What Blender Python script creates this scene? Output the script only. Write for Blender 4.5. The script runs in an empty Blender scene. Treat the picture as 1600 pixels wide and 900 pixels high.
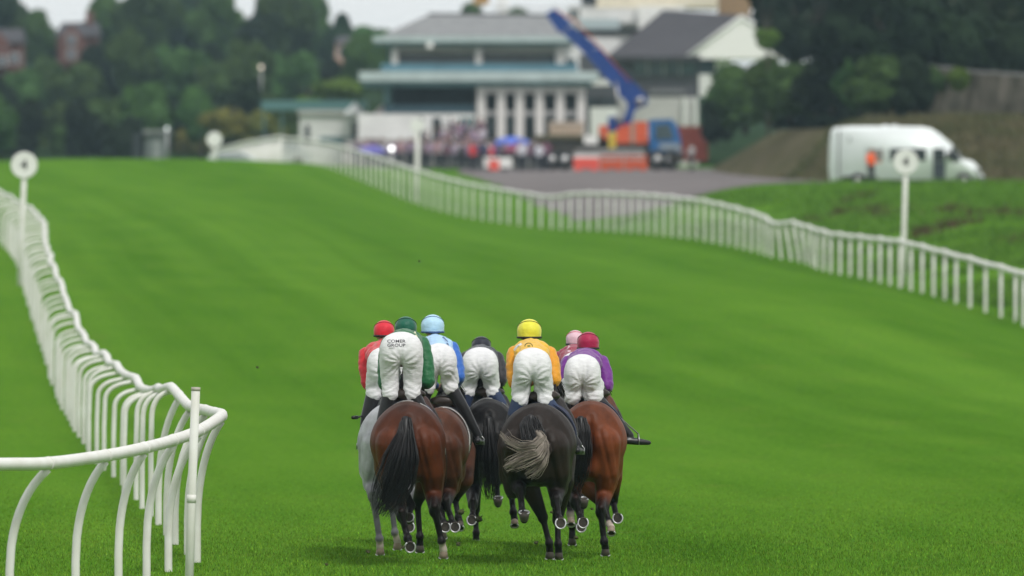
import bpy, bmesh, math, random
import numpy as np
from mathutils import Vector, Matrix, noise as mnoise
from mathutils.bvhtree import BVHTree

random.seed(7)
rng = np.random.default_rng(11)
C = bpy.context.scene.collection
SC = bpy.context.scene
R = math.radians

# ------------------------------------------------------------------ camera
FPX = 13333.0          # focal length in 1600-wide pixels (300 mm lens)
HOR = 238.0            # horizon row
CAMZ = 4.0             # camera height above the turf under the horses
cam_d = bpy.data.cameras.new('camera')
cam = bpy.data.objects.new('camera', cam_d); C.objects.link(cam)
cam.location = (0, 0, CAMZ); cam.rotation_euler = (R(90), 0, 0)
cam_d.lens = 300; cam_d.sensor_width = 36; cam_d.sensor_fit = 'HORIZONTAL'
cam_d.shift_y = -(450 - HOR) / 1600.0
cam_d.clip_start = 1; cam_d.clip_end = 20000
cam_d.dof.use_dof = True; cam_d.dof.focus_distance = 85.0; cam_d.dof.aperture_fstop = 2.75
SC.camera = cam

# ------------------------------------------------------------------ sky, sun, exposure
SUN_EL, SUN_AZ = 52, 152
w = bpy.data.worlds.new('World'); SC.world = w; w.use_nodes = True
nt = w.node_tree; nt.nodes.clear()
wo = nt.nodes.new('ShaderNodeOutputWorld'); bg = nt.nodes.new('ShaderNodeBackground')
sk = nt.nodes.new('ShaderNodeTexSky'); sk.sky_type = 'NISHITA'; sk.sun_disc = False
sk.sun_elevation = R(SUN_EL); sk.sun_rotation = R(SUN_AZ); sk.dust_density = 3.0; sk.air_density = 1.0
mx = nt.nodes.new('ShaderNodeMix'); mx.data_type = 'RGBA'; mx.inputs[0].default_value = 0.94
cr = nt.nodes.new('ShaderNodeValToRGB'); cn = nt.nodes.new('ShaderNodeTexNoise'); ctc = nt.nodes.new('ShaderNodeTexCoord')
cn.inputs['Scale'].default_value = 2.2; cn.inputs['Detail'].default_value = 4
cr.color_ramp.elements[0].position = .3; cr.color_ramp.elements[0].color = (.93, .96, .965, 1)
cr.color_ramp.elements[1].position = .7; cr.color_ramp.elements[1].color = (1.0, 1.0, 1.0, 1)
cm = nt.nodes.new('ShaderNodeVectorMath'); cm.operation = 'SCALE'; cm.inputs['Scale'].default_value = 10.2
nt.links.new(ctc.outputs['Generated'], cn.inputs['Vector']); nt.links.new(cn.outputs['Fac'], cr.inputs['Fac'])
nt.links.new(cr.outputs['Color'], cm.inputs[0]); nt.links.new(sk.outputs['Color'], mx.inputs[6]); nt.links.new(cm.outputs[0], mx.inputs[7])
nt.links.new(mx.outputs[2], bg.inputs['Color']); bg.inputs['Strength'].default_value = 0.10
nt.links.new(bg.outputs[0], wo.inputs['Surface'])
sd = bpy.data.lights.new('sun', 'SUN'); sd.energy = 2.3; sd.angle = R(11); sd.color = (1.0, .97, .92)
sun = bpy.data.objects.new('sun', sd); C.objects.link(sun); sun.location = (20, -20, 60)
sdir = Vector((math.sin(R(SUN_AZ)) * math.cos(R(SUN_EL)), math.cos(R(SUN_AZ)) * math.cos(R(SUN_EL)), math.sin(R(SUN_EL))))
sun.rotation_euler = sdir.to_track_quat('Z', 'Y').to_euler()
vs = SC.view_settings; vs.view_transform = 'Standard'; vs.look = 'None'; vs.gamma = 1; vs.use_curve_mapping = False; vs.exposure = -0.08
SC.cycles.max_bounces = 6; SC.cycles.volume_bounces = 0; SC.cycles.transparent_max_bounces = 8
SC.cycles.use_denoising = True

# ------------------------------------------------------------------ helpers
def PX(x, d): return (x - 800.0) * d / FPX
def PZ(y, d): return CAMZ + (HOR - y) * d / FPX
def P(x, y, d): return Vector((PX(x, d), d, PZ(y, d)))

def tag(o, label=None, cat=None, group=None, kind=None):
    if label: o['label'] = label
    if cat: o['category'] = cat
    if group: o['group'] = group
    if kind: o['kind'] = kind
    return o
def empty(name, loc, label=None, cat=None, group=None, rz=0):
    o = bpy.data.objects.new(name, None); C.objects.link(o); o.location = loc; o.rotation_euler = (0, 0, rz)
    o.empty_display_size = .3
    return tag(o, label, cat, group)
def link(name, me, mats, parent=None, loc=None):
    o = bpy.data.objects.new(name, me); C.objects.link(o)
    if mats is not None and len(me.materials) == 0:
        for m in (mats if isinstance(mats, (list, tuple)) else [mats]): me.materials.append(m)
    if parent: o.parent = parent
    if loc is not None: o.location = loc
    return o
def dup(o, loc=None, name=None):
    c = o.copy(); C.objects.link(c)
    if loc is not None: c.location = loc
    for ch in list(o.children):
        k = ch.copy(); C.objects.link(k); k.parent = c
        for g in list(ch.children):
            q = g.copy(); C.objects.link(q); q.parent = k
    return c

class MB:
    """collects shapes; build() links them as one mesh"""
    def __init__(s): s.v = []; s.f = []; s.m = []; s.sm = []
    def add(s, vs, fs, mi=0, smooth=False):
        b = len(s.v); s.v += [tuple(v) for v in vs]
        for f in fs: s.f.append([i + b for i in f]); s.m.append(mi); s.sm.append(smooth)
        return s
    def box(s, a, b, mi=0, bevel=0):
        x0, y0, z0 = a; x1, y1, z1 = b
        if bevel <= 0:
            return s.add([(x0,y0,z0),(x1,y0,z0),(x1,y1,z0),(x0,y1,z0),(x0,y0,z1),(x1,y0,z1),(x1,y1,z1),(x0,y1,z1)],
                  [(0,3,2,1),(4,5,6,7),(0,1,5,4),(1,2,6,5),(2,3,7,6),(3,0,4,7)], mi)
        bm = bmesh.new(); bmesh.ops.create_cube(bm, size=1)
        for v in bm.verts: v.co = Vector(((x0+x1)/2+v.co.x*(x1-x0), (y0+y1)/2+v.co.y*(y1-y0), (z0+z1)/2+v.co.z*(z1-z0)))
        bmesh.ops.bevel(bm, geom=bm.edges[:], offset=bevel, segments=2, affect='EDGES', profile=.5)
        bm.verts.index_update()
        s.add([v.co for v in bm.verts], [[v.index for v in f.verts] for f in bm.faces], mi); bm.free(); return s
    def prism(s, poly, axis, a, b, mi=0):
        """poly: list of 2D points; extruded along axis ('x','y','z') from a to b"""
        def mk(p, t): return {'x': (t, p[0], p[1]), 'y': (p[0], t, p[1]), 'z': (p[0], p[1], t)}[axis]
        n = len(poly); vs = [mk(p, a) for p in poly] + [mk(p, b) for p in poly]
        fs = [list(range(n))[::-1], list(range(n, 2*n))] + [(i, (i+1) % n, n+(i+1) % n, n+i) for i in range(n)]
        return s.add(vs, fs, mi)
    def tube(s, pts, rad, seg=10, mi=0, caps=True, flat=1.0):
        pts = [Vector(p) for p in pts]; n = len(pts)
        if not isinstance(rad, (list, tuple)): rad = [rad]*n
        vs = []; fs = []; ref = None
        for i, p in enumerate(pts):
            t = (pts[min(i+1, n-1)] - pts[max(i-1, 0)]); t = t.normalized() if t.length > 1e-9 else Vector((0,0,1))
            if ref is None: ref = Vector((0,0,1)) if abs(t.z) < .9 else Vector((1,0,0))
            u = (ref - t*ref.dot(t)).normalized(); v = t.cross(u); ref = u
            for k in range(seg):
                a = 2*math.pi*k/seg; vs.append(p + (u*math.cos(a)*flat + v*math.sin(a))*rad[i])
        for i in range(n-1):
            for k in range(seg):
                k2 = (k+1) % seg; fs.append((i*seg+k, i*seg+k2, (i+1)*seg+k2, (i+1)*seg+k))
        if caps: fs.append(list(range(seg))[::-1]); fs.append([(n-1)*seg+k for k in range(seg)])
        return s.add(vs, fs, mi, True)
    def ell(s, c, r, seg=16, rings=10, mi=0, rot=None):
        c = Vector(c); r = (r, r, r) if not isinstance(r, (tuple, list)) else r
        vs = []; fs = []
        for i in range(rings+1):
            th = math.pi*i/rings
            for k in range(seg):
                a = 2*math.pi*k/seg
                q = Vector((r[0]*math.sin(th)*math.cos(a), r[1]*math.sin(th)*math.sin(a), r[2]*math.cos(th)))
                if rot is not None: q = rot @ q
                vs.append(c + q)
        for i in range(rings):
            for k in range(seg):
                k2 = (k+1) % seg; fs.append((i*seg+k, (i+1)*seg+k, (i+1)*seg+k2, i*seg+k2))
        return s.add(vs, fs, mi, True)
    def cap(s, a, b, ra, rb, seg=14):
        """round-ended tapered limb"""
        a = Vector(a); b = Vector(b); t = (b-a).normalized(); ref = Vector((0,0,1)) if abs(t.z) < .9 else Vector((1,0,0))
        u = (ref - t*ref.dot(t)).normalized(); v = t.cross(u); vs = []; fs = []; rows = []
        for th in (5, 30, 60, 90): rows.append((a - t*ra*math.cos(R(th)), ra*math.sin(R(th))))
        for th in (90, 60, 30, 5): rows.append((b + t*rb*math.cos(R(th)), rb*math.sin(R(th))))
        for p, r in rows:
            for k in range(seg):
                an = 2*math.pi*k/seg; vs.append(p + (u*math.cos(an)+v*math.sin(an))*r)
        n = len(rows)
        for i in range(n-1):
            for k in range(seg):
                k2 = (k+1) % seg; fs.append((i*seg+k, i*seg+k2, (i+1)*seg+k2, (i+1)*seg+k))
        fs.append(list(range(seg))[::-1]); fs.append([(n-1)*seg+k for k in range(seg)])
        return s.add(vs, fs, 0, True)
    def chain(s, pts, rads):
        for i in range(len(pts)-1): s.cap(pts[i], pts[i+1], rads[i], rads[i+1])
        return s
    def rings(s, rows, seg=24, ex=2.3):
        """rows: (x, y, z, hw, hh) cross-sections in the xz plane"""
        vs = []; fs = []; n = len(rows)
        for (x, y, z, hw, hh) in rows:
            for k in range(seg):
                a = 2*math.pi*k/seg; ca, sa = math.cos(a), math.sin(a)
                vs.append((x + hw*math.copysign(abs(ca)**(2/ex), ca), y, z + hh*math.copysign(abs(sa)**(2/ex), sa)))
        for i in range(n-1):
            for k in range(seg):
                k2 = (k+1) % seg; fs.append((i*seg+k, (i+1)*seg+k, (i+1)*seg+k2, i*seg+k2))
        fs.append(list(range(seg))); fs.append([(n-1)*seg+k for k in range(seg)][::-1])
        return s.add(vs, fs, 0, True)
    def mesh(s, name):
        me = bpy.data.meshes.new(name); me.from_pydata(s.v, [], s.f)
        me.polygons.foreach_set('material_index', s.m); me.polygons.foreach_set('use_smooth', s.sm); me.update(); return me
    def build(s, name, mats, parent=None, loc=None): return link(name, s.mesh(name), mats, parent, loc)
    def remesh(s, name, voxel, smooth=6, fac=.5, soft=None, soft_n=24):
        """fuse the shapes into one continuous surface; soft(coords) gives extra smoothing weights"""
        me = s.mesh(name); bm = bmesh.new(); bm.from_mesh(me); bmesh.ops.recalc_face_normals(bm, faces=bm.faces[:]); bm.to_mesh(me); bm.free()
        o = bpy.data.objects.new('tmp', me); C.objects.link(o)
        def bake():
            dg = bpy.context.evaluated_depsgraph_get(); out = bpy.data.meshes.new_from_object(o.evaluated_get(dg)); old = o.data
            o.modifiers.clear(); o.data = out; bpy.data.meshes.remove(old); return out
        m = o.modifiers.new('r', 'REMESH'); m.mode = 'VOXEL'; m.voxel_size = voxel; m.use_smooth_shade = True
        if soft is not None:
            out = bake(); vg = o.vertex_groups.new(name='soft')
            for i, q in enumerate(soft(co_of(out))):
                if q > .01: vg.add([i], float(q), 'REPLACE')
            q = o.modifiers.new('s', 'SMOOTH'); q.iterations = soft_n; q.factor = .5; q.vertex_group = 'soft'
        if smooth: q = o.modifiers.new('t', 'SMOOTH'); q.iterations = smooth; q.factor = fac
        out = bake(); bpy.data.objects.remove(o); out.name = name
        out.materials.clear()
        out.polygons.foreach_set('use_smooth', [True]*len(out.polygons)); out.update(); return out

def co_of(me):
    a = np.empty(len(me.vertices)*3); me.vertices.foreach_get('co', a); return a.reshape(-1, 3)
def set_col(me, name, rgb):
    at = me.color_attributes.new(name, 'FLOAT_COLOR', 'POINT'); a = np.ones((len(rgb), 4)); a[:, :3] = rgb
    at.data.foreach_set('color', a.ravel())
def np_mesh(name, verts, faces, smooth=False):
    """verts Nx3, faces MxK numpy"""
    me = bpy.data.meshes.new(name); n, m, k = len(verts), len(faces), faces.shape[1]
    me.vertices.add(n); me.vertices.foreach_set('co', np.asarray(verts, dtype=np.float32).ravel())
    me.loops.add(m*k); me.loops.foreach_set('vertex_index', faces.astype(np.int32).ravel())
    me.polygons.add(m); me.polygons.foreach_set('loop_start', np.arange(0, m*k, k, dtype=np.int32))
    me.polygons.foreach_set('use_smooth', np.full(m, smooth)); me.update(calc_edges=True); me.validate(); return me

# ------------------------------------------------------------------ materials
def mat(name, col, rough=.6, var=.12, scale=6.0, bump=0.0, bscale=40.0, metal=0.0, spec=.4, stretch=(1, 1, 1), col2=None, sheen=0):
    m = bpy.data.materials.new(name); m.use_nodes = True; n = m.node_tree; b = n.nodes['Principled BSDF']
    b.inputs['Roughness'].default_value = rough; b.inputs['Metallic'].default_value = metal; b.inputs['Specular IOR Level'].default_value = spec
    if sheen: b.inputs['Sheen Weight'].default_value = sheen
    tc = n.nodes.new('ShaderNodeTexCoord'); mp = n.nodes.new('ShaderNodeMapping'); mp.inputs['Scale'].default_value = stretch
    n.links.new(tc.outputs['Object'], mp.inputs['Vector'])
    nz = n.nodes.new('ShaderNodeTexNoise'); nz.inputs['Scale'].default_value = scale; nz.inputs['Detail'].default_value = 5
    n.links.new(mp.outputs[0], nz.inputs['Vector'])
    mx = n.nodes.new('ShaderNodeMix'); mx.data_type = 'RGBA'
    c2 = col2 if col2 else tuple(c*(1-2*var) for c in col); c1 = col if col2 else tuple(min(1, c*(1+var)) for c in col)
    mx.inputs[6].default_value = (*c2, 1); mx.inputs[7].default_value = (*c1, 1)
    rp = n.nodes.new('ShaderNodeMapRange'); rp.inputs[1].default_value = .3; rp.inputs[2].default_value = .7
    n.links.new(nz.outputs['Fac'], rp.inputs[0]); n.links.new(rp.outputs[0], mx.inputs[0]); n.links.new(mx.outputs[2], b.inputs['Base Color'])
    if bump:
        bn = n.nodes.new('ShaderNodeTexNoise'); bn.inputs['Scale'].default_value = bscale; bn.inputs['Detail'].default_value = 4
        n.links.new(mp.outputs[0], bn.inputs['Vector'])
        bp = n.nodes.new('ShaderNodeBump'); bp.inputs['Strength'].default_value = bump; bp.inputs['Distance'].default_value = .02
        n.links.new(bn.outputs['Fac'], bp.inputs['Height']); n.links.new(bp.outputs[0], b.inputs['Normal'])
    return m
WHITE_PLASTIC = mat('white_rail_plastic', (.66, .65, .60), .45, .1, 5, spec=.4, bump=.15, bscale=9, col2=(.75, .75, .72))
WHITE_WALL = mat('white_render', (.68, .68, .67), .8, .06, .6)
GREY_WALL = mat('grey_render', (.45, .44, .43), .8, .08, .6)
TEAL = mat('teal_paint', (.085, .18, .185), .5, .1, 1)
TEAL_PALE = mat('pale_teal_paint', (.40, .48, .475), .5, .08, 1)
SLATE = mat('slate_roof', (.225, .23, .235), .8, .12, 1.4, bump=.2, bscale=6)
SLATE_DARK = mat('dark_roof', (.045, .042, .05), .7, .12, 1.2)
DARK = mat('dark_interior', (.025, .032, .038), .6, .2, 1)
GLASS = mat('window_glass', (.035, .06, .07), .08, .1, 1, spec=.8)
GLASS_BLUE = mat('balcony_glass', (.08, .19, .25), .15, .1, 1, spec=.7)
BRICK = mat('red_brick', (.14, .062, .052), .85, .2, 5)
RUBBER = mat('black_rubber', (.015, .015, .016), .7)
STEEL = mat('steel', (.42, .42, .42), .35, metal=.9)
CONCRETE = mat('concrete', (.30, .29, .28), .85, .12, 1.5)
BARK = mat('bark', (.05, .038, .028), .9, .2, 5)

# ------------------------------------------------------------------ terrain
RR = np.array([  # outer rail: x px, rail top y, foot y, distance
 (1680,447,532,205),(1600,430,510,213),(1585,425,505,216),(1500,402,478,225),(1410,379,454,238),(1300,367,428,256),(1265,357,418,264),(1235,348,411,270),
 (1212,352,405,275),(1190,338,397,281),(1145,325,386,291),(1100,315,377,300),(1050,309,370,310),(1000,305,365,320),(940,303,361,332),(900,303,360,339),
 (860,309,358,346),(800,300,351,355),(740,290,343,366),(690,278,331,376),(650,267,319,385),(600,250,298,399),(560,237,281,412),(520,226,265,425),(480,219,256,440),(440,216,252,455)], float)
def zpx(y, d): return CAMZ + (HOR - y)*d/FPX
TZ = [(40,0),(60,0),(76,0),(84,0),(87,-.085),(93,-.26),(100,-.37),(112,-.44),(126,-.5),(142,-.58),(157,-.64),(168,-.53),(178,-.37),(189,-.12),(200,.145),(214,.31),(228,.43)]
ctrl = []
def ctl(X, d, z): ctrl.append((X, d, z))
for d, z in TZ:
    for X in (-32, -18, -9, 0, 9): ctl(X, d, z)
    ctl(26, d, z + .2)
for d, z in ((252,.73),(277,.95),(300,1.26),(330,1.85),(360,2.62)):
    for X in (-34, -22, -16): ctl(X, d, z)
for x, y, d in ((60,250.5,400),(250,250.5,400),(400,252,408),(470,256,425),(150,300,340),(450,330,325),(300,275,370),(550,310,360),(500,285,388)): ctl(PX(x, d), d, zpx(y, d))
for x, yt, yb, d in RR: ctl(PX(x, d), d, zpx(yb, d))
for d, z in ((440,3.45),(480,3.2),(530,3.05),(570,3.05)):
    for X in (-40, -25, -14): ctl(X, d, z)
# road and bank right of the rail
for x, y, d in ((690,268,485),(850,267,500),(1100,267,500),(900,300,385),(1000,334,345),(1120,306,340),(1290,286,372),(1100,285,400),(1000,280,420)): ctl(PX(x, d), d, zpx(y, d))
for x, y, d in ((1310,288,338),(1460,288,335),(1600,289,330),(1700,290,330),(1310,286,352),(1500,285,352),(1650,285,352),(1200,303,335),(1600,283,400),(1350,283,400),
                (1300,340,300),(1450,345,285),(1600,350,270),(1600,430,236),(1500,400,252),(1400,372,270),(1250,330,312)): ctl(PX(x, d), d, zpx(y, d))
for d, z in ((540,3.05),(570,3.05)):
    for X in (-4, 6, 16, 30): ctl(X, d, z)
ctrl = np.array(ctrl)
DS = 7.0
def _k(r2): return np.where(r2 > 1e-12, .5*r2*np.log(np.maximum(r2, 1e-12)), 0)
_p = np.c_[ctrl[:, 0], ctrl[:, 1]/DS]; _n = len(_p)
_K = _k(((_p[:, None]-_p[None])**2).sum(-1)) + np.eye(_n)*2.0
_Q = np.c_[np.ones(_n), _p]; _A = np.block([[_K, _Q], [_Q.T, np.zeros((3, 3))]])
_w = np.linalg.solve(_A, np.r_[ctrl[:, 2], 0, 0, 0])
def ground_np(X, d):
    X = np.clip(np.asarray(X, float), -34, 32); d = np.clip(np.asarray(d, float), 45, 560)
    sh = X.shape; X = X.ravel(); d = d.ravel()/DS
    out = np.empty(len(X))
    for i in range(0, len(X), 4000):
        a, b = X[i:i+4000], d[i:i+4000]
        out[i:i+4000] = _k((a[:, None]-_p[None, :, 0])**2 + (b[:, None]-_p[None, :, 1])**2) @ _w[:_n] + _w[_n] + _w[_n+1]*a + _w[_n+2]*b
    return out.reshape(sh)
def gz(X, d): return float(ground_np(np.array([X]), np.array([d]))[0])
def solve_d(x, y, lo=70, hi=340):
    """distance at which the pixel ray meets the ground (first hit)"""
    ds = np.arange(lo, hi, .25); g = ground_np((x-800)*ds/FPX, ds); r = zpx(y, ds); k = np.where(r <= g)[0]
    return float(ds[k[0]]) if len(k) else hi
_rd = RR[::1, 3]; _rX = (RR[:, 0]-800)*RR[:, 3]/FPX
def rail_X(d): return np.where(d < 205, _rX[0] + (205-d)*.085, np.interp(d, _rd, _rX))

gx = np.r_[[-4000,-1500,-600,-250,-120,-70,-50], np.arange(-40, 45, .6), [50,60,80,120,200,400,900,4000]]
gd = np.r_[[-3000,-800,-200,-50,0,20,35,50], np.arange(60, 480, 1.6), [490,500,520,545,570,600,700,900,1500,4000]]
GX, GD = np.meshgrid(gx, gd)
GZ = ground_np(GX, GD)
_far = (GD > 480) | (np.abs(GX) > 45)
nx, nd = len(gx), len(gd)
idx = np.arange(nx*nd).reshape(nd, nx)
gfaces = np.stack([idx[:-1, :-1], idx[:-1, 1:], idx[1:, 1:], idx[1:, :-1]], -1).reshape(-1, 4)
gme = np_mesh('turf', np.stack([GX, GD, GZ], -1).reshape(-1, 3), gfaces, True)
uvl = gme.uv_layers.new(name='course')
li = np.empty(len(gme.loops), np.int32); gme.loops.foreach_get('vertex_index', li)
U = (rail_X(GD) - GX).ravel(); V = GD.ravel()
uvl.data.foreach_set('uv', np.c_[U[li], V[li]].ravel())

def grass_mat(name, dark, light, blade=False):
    m = bpy.data.materials.new(name); m.use_nodes = True; n = m.node_tree; b = n.nodes['Principled BSDF']; L = n.links.new
    b.inputs['Roughness'].default_value = 1; b.inputs['Specular IOR Level'].default_value = 0
    uv = n.nodes.new('ShaderNodeUVMap'); uv.uv_map = 'course'
    def noise(vec, sc, stretch, det=3):
        mp = n.nodes.new('ShaderNodeMapping'); mp.inputs['Scale'].default_value = stretch; L(vec, mp.inputs['Vector'])
        z = n.nodes.new('ShaderNodeTexNoise'); z.inputs['Scale'].default_value = sc; z.inputs['Detail'].default_value = det; L(mp.outputs[0], z.inputs['Vector']); return z.outputs['Fac']
    def ramp(f, a, b_):
        r = n.nodes.new('ShaderNodeMapRange'); r.inputs[1].default_value = a; r.inputs[2].default_value = b_; L(f, r.inputs[0]); return r.outputs[0]
    def mix(f, a, b_):
        x = n.nodes.new('ShaderNodeMix'); x.data_type = 'RGBA'
        if f is not None and not isinstance(f, float): L(f, x.inputs[0])
        else: x.inputs[0].default_value = f
        for s, v in ((6, a), (7, b_)):
            if isinstance(v, tuple): x.inputs[s].default_value = (*v, 1)
            else: L(v, x.inputs[s])
        return x.outputs[2]
    uvo = uv.outputs['UV']
    bands = ramp(noise(uvo, .21, (1, .009, 1), 2), .43, .57)
    streak = ramp(noise(uvo, 1.3, (1, .007, 1), 3), .3, .7)
    patch = ramp(noise(uvo, .5, (1, .22, 1), 4), .32, .7)
    fine = ramp(noise(uvo, 9, (1, .5, 1), 5), .3, .72)
    c = mix(bands, dark, light)
    c2 = mix(streak, tuple(v*.82 for v in dark), tuple(min(1, v*1.12) for v in light))
    c = mix(.42, c, c2)
    yel = mix(patch, tuple(v*.9 for v in dark), (light[0]*1.25, light[1]*1.04, light[2]*1.1)); c = mix(.32, c, yel)
    fn = mix(fine, tuple(v*.55 for v in dark), (light[0]*1.2, light[1]*1.1, light[2]*1.1)); c = mix(.32, c, fn)
    worn = ramp(noise(uvo, 1.1, (1, .5, 1), 6), .60, .74); c = mix(worn, c, mix(.4, c, (.13, .17, .035)))
    div = n.nodes.new('ShaderNodeMath'); div.operation = 'MULTIPLY'; L(ramp(noise(uvo, 5, (1, .4, 1), 2), .64, .70), div.inputs[0]); L(ramp(noise(uvo, .35, (1, .4, 1), 2), .45, .62), div.inputs[1]); c = mix(div.outputs[0], c, mix(.55, c, (.03, .045, .008)))
    if blade:
        at = n.nodes.new('ShaderNodeAttribute'); at.attribute_name = 'tone'; sc = n.nodes.new('ShaderNodeVectorMath'); sc.operation = 'MULTIPLY'; L(c, sc.inputs[0]); L(at.outputs['Color'], sc.inputs[1]); c = sc.outputs[0]
    L(c, b.inputs['Base Color'])
    if not blade:
        bp = n.nodes.new('ShaderNodeBump'); bp.inputs['Strength'].default_value = .35; bp.inputs['Distance'].default_value = .05
        L(noise(uvo, 7, (1, 1, 1), 6), bp.inputs['Height']); L(bp.outputs[0], b.inputs['Normal'])
    return m
G_DARK, G_LIGHT = (.042, .132, .009), (.102, .232, .023)
TURF = grass_mat('turf_grass', G_DARK, G_LIGHT)
tag(link('turf', gme, TURF), kind='structure')

# blades of grass standing on the near turf (one mass)
def blades(name, X, d, h, wd, material, lean=.5):
    n = len(X); z = ground_np(X, d); a = rng.uniform(0, 2*math.pi, n); hh = h*rng.uniform(.5, 1.25, n)
    lx = rng.normal(0, lean, n)*hh; ly = rng.normal(0, lean, n)*hh
    ux, uy = np.cos(a)*wd/2, np.sin(a)*wd/2
    v = np.empty((n, 3, 3)); v[:, 0] = np.c_[X-ux, d-uy, z-.01]; v[:, 1] = np.c_[X+ux, d+uy, z-.01]; v[:, 2] = np.c_[X+lx, d+ly, z+hh]
    me = np_mesh(name, v.reshape(-1, 3), np.arange(n*3).reshape(-1, 3))
    u = me.uv_layers.new(name='course'); jit = rng.normal(0, .25, n)
    UU = np.repeat(rail_X(d)-X+jit, 3); VV = np.repeat(d+jit, 3); u.data.foreach_set('uv', np.c_[UU, VV].ravel())
    tn = rng.lognormal(0, .30, n); yl = rng.uniform(.85, 1.35, n); set_col(me, 'tone', np.repeat(np.c_[tn*yl, tn, tn], 3, 0))
    return link(name, me, material)
NB = 480000
bd = 58 + (130-58)*rng.uniform(0, 1, NB); bX = rng.uniform(-1, 1, NB)*(bd*.085)
keep = rng.uniform(0, 1, NB) < np.clip((132-bd)/40, 0, 1)*np.clip((bd-57)/9, 0, 1)*np.clip((.086*bd-np.abs(bX))/(.022*bd), 0, 1); bd, bX = bd[keep], bX[keep]
TURF_B = grass_mat('turf_blades', tuple(v*1.3 for v in G_DARK), tuple(v*1.2 for v in G_LIGHT), True)
tag(blades('grass', bX, bd, np.clip(.036*(140-bd)/60, .008, .04), .011, TURF_B), kind='stuff')

# road between the rail and the stand
def sheet(name, X0, X1, d0, d1, step, lift, material, inside):
    xs = np.arange(X0, X1+step, step); ds = np.arange(d0, d1+step*2, step*2)
    A, B = np.meshgrid(xs, ds); Z = ground_np(A, B) + lift; n, m = len(xs), len(ds)
    id_ = np.arange(n*m).reshape(m, n); f = np.stack([id_[:-1, :-1], id_[:-1, 1:], id_[1:, 1:], id_[1:, :-1]], -1).reshape(-1, 4)
    cx = A.ravel()[f].mean(1); cd = B.ravel()[f].mean(1); f = f[inside(cx, cd)]
    return link(name, np_mesh(name, np.stack([A, B, Z], -1).reshape(-1, 3), f, True), material)
ROADM = mat('worn_tarmac', (.185, .168, .168), 1, .12, .25, bump=.2, bscale=3, spec=0)
# outline of the road in plan, from near-left round to the far side
rp = [P(x, y, d) for x, y, d in ((720,0,462),(780,0,420),(850,0,372),(905,0,352),(985,0,345),(1060,0,345),(1135,0,352),(1200,0,362),(1300,0,374))]
rpx = [(p.x, p.y) for p in rp]
def in_road(cx, cd):
    lo = np.interp(cx, [p[0] for p in rpx], [p[1] for p in rpx]); return (cd > lo) & (cx > rpx[0][0]) & (cd < 524)
tag(sheet('road', -4, 34, 340, 524, .5, .03, ROADM, in_road), kind='structure')

# ------------------------------------------------------------------ running rails
def gooseneck(foot, top, d_bend, side=Vector((1, 0, 0))):
    """curved post: upright from foot, bending over to the rail"""
    foot, top = Vector(foot), Vector(top); rise = top.z - foot.z
    z1 = foot.z + rise*d_bend; pts = [foot - Vector((0,0,.15)), foot, Vector((foot.x, foot.y, foot.z + (z1-foot.z)*.6))]
    p0 = Vector((foot.x + (top.x-foot.x)*.04, foot.y, z1)); c = Vector((foot.x + (top.x-foot.x)*.12, foot.y*.9+top.y*.1, top.z - .04 - rise*(1-d_bend)*.12))
    if d_bend < .6: c = Vector((foot.x + (top.x-foot.x)*.22, foot.y*.8+top.y*.2, z1 + (top.z-z1)*.62))
    for i in range(9):
        t = i/8; pts.append(p0*(1-t)**2 + c*2*t*(1-t) + (top-Vector((0,0,.05)))*t*t)
    return pts
def rail_thing(label, rail_pts, posts, rad=.058, prad=.039, clips=True, base=None):
    root = empty('running_rail', base, label, 'running rail', 'running rails along the course'); b = Vector(base)
    m = MB(); pts = [Vector(p)-b for p in rail_pts]; m.tube(pts, rad, 12); m.build('rail', WHITE_PLASTIC, root)
    far = MB()
    for i, pp in enumerate(posts):
        q = MB() if i < 99 else far
        q.tube([Vector(p)-b for p in pp], prad*(1 if pp[0][1] < 100 or pp[0][0] > -5.5 and pp[0][1] > 200 else .84), 9)
        if clips: t = Vector(pp[-1])-b; q.tube([t+Vector((0,-.035,.05)), t+Vector((0,.035,.05))], rad+.004, 12)
        if i < 99: q.build('post', WHITE_PLASTIC, root)
    if far.v: tag(far.build('distant_posts', WHITE_PLASTIC, root), kind='stuff')
    return root
LR = [(76,75,724,15),(78,165,712,118),(79.8,225,700,185),(81.6,270,688,229),(83.6,311,673,263),(86,346,650,308),
      (89.5,331,641,290),(92.5,309,646,270),(96,291,622,255),(101,268,605,237),(106,252,604,219),(111,240,610,196),(117,220,606,181),(126,192,580,144),(136,169,560,126),(146,149,546,110),
      (157,131,527,92),(178,105,471,71),(200,81,412,49),(228,71,373,36),(252,69,347,27),(277,48,326,6),(300,10,303,-28),(322,-30,284,-66)]
LRa = np.array(LR, float)
rail_pts = [P(-330, 735, 70.5), P(-120, 729, 73.5), P(0, 725.5, 75)]
posts = []
ds = [LR[0][0], LR[1][0], LR[2][0], LR[3][0], LR[4][0], LR[5][0]]
dd = 88.3
while dd < 320: ds.append(dd); dd += 3.1 + (.5 if len(ds) % 3 == 0 else 0)
for x0, d0, xf in ((-30, 74.2, -78), (-230, 72, -276)):
    t = P(x0, 726 - x0*.03, d0); posts.append(gooseneck((PX(xf, d0), d0, gz(PX(xf, d0), d0)), t, .42))
for i, d in enumerate(ds):
    xr, yr, xf = (np.interp(d, LRa[:, 0], LRa[:, k]) for k in (1, 2, 3))
    wob = 0 if d < 88 else (math.sin(i*2.1)*.02 + random.uniform(-.02, .02))
    t = P(xr, yr, d) + Vector((wob, 0, wob)); fx = PX(xf, d) + (0 if d < 88 else random.uniform(-.03, .03))
    rail_pts.append(t)
    posts.append(gooseneck((fx, d, gz(fx, d)), t, .42 if d < 101 else .78))
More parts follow.
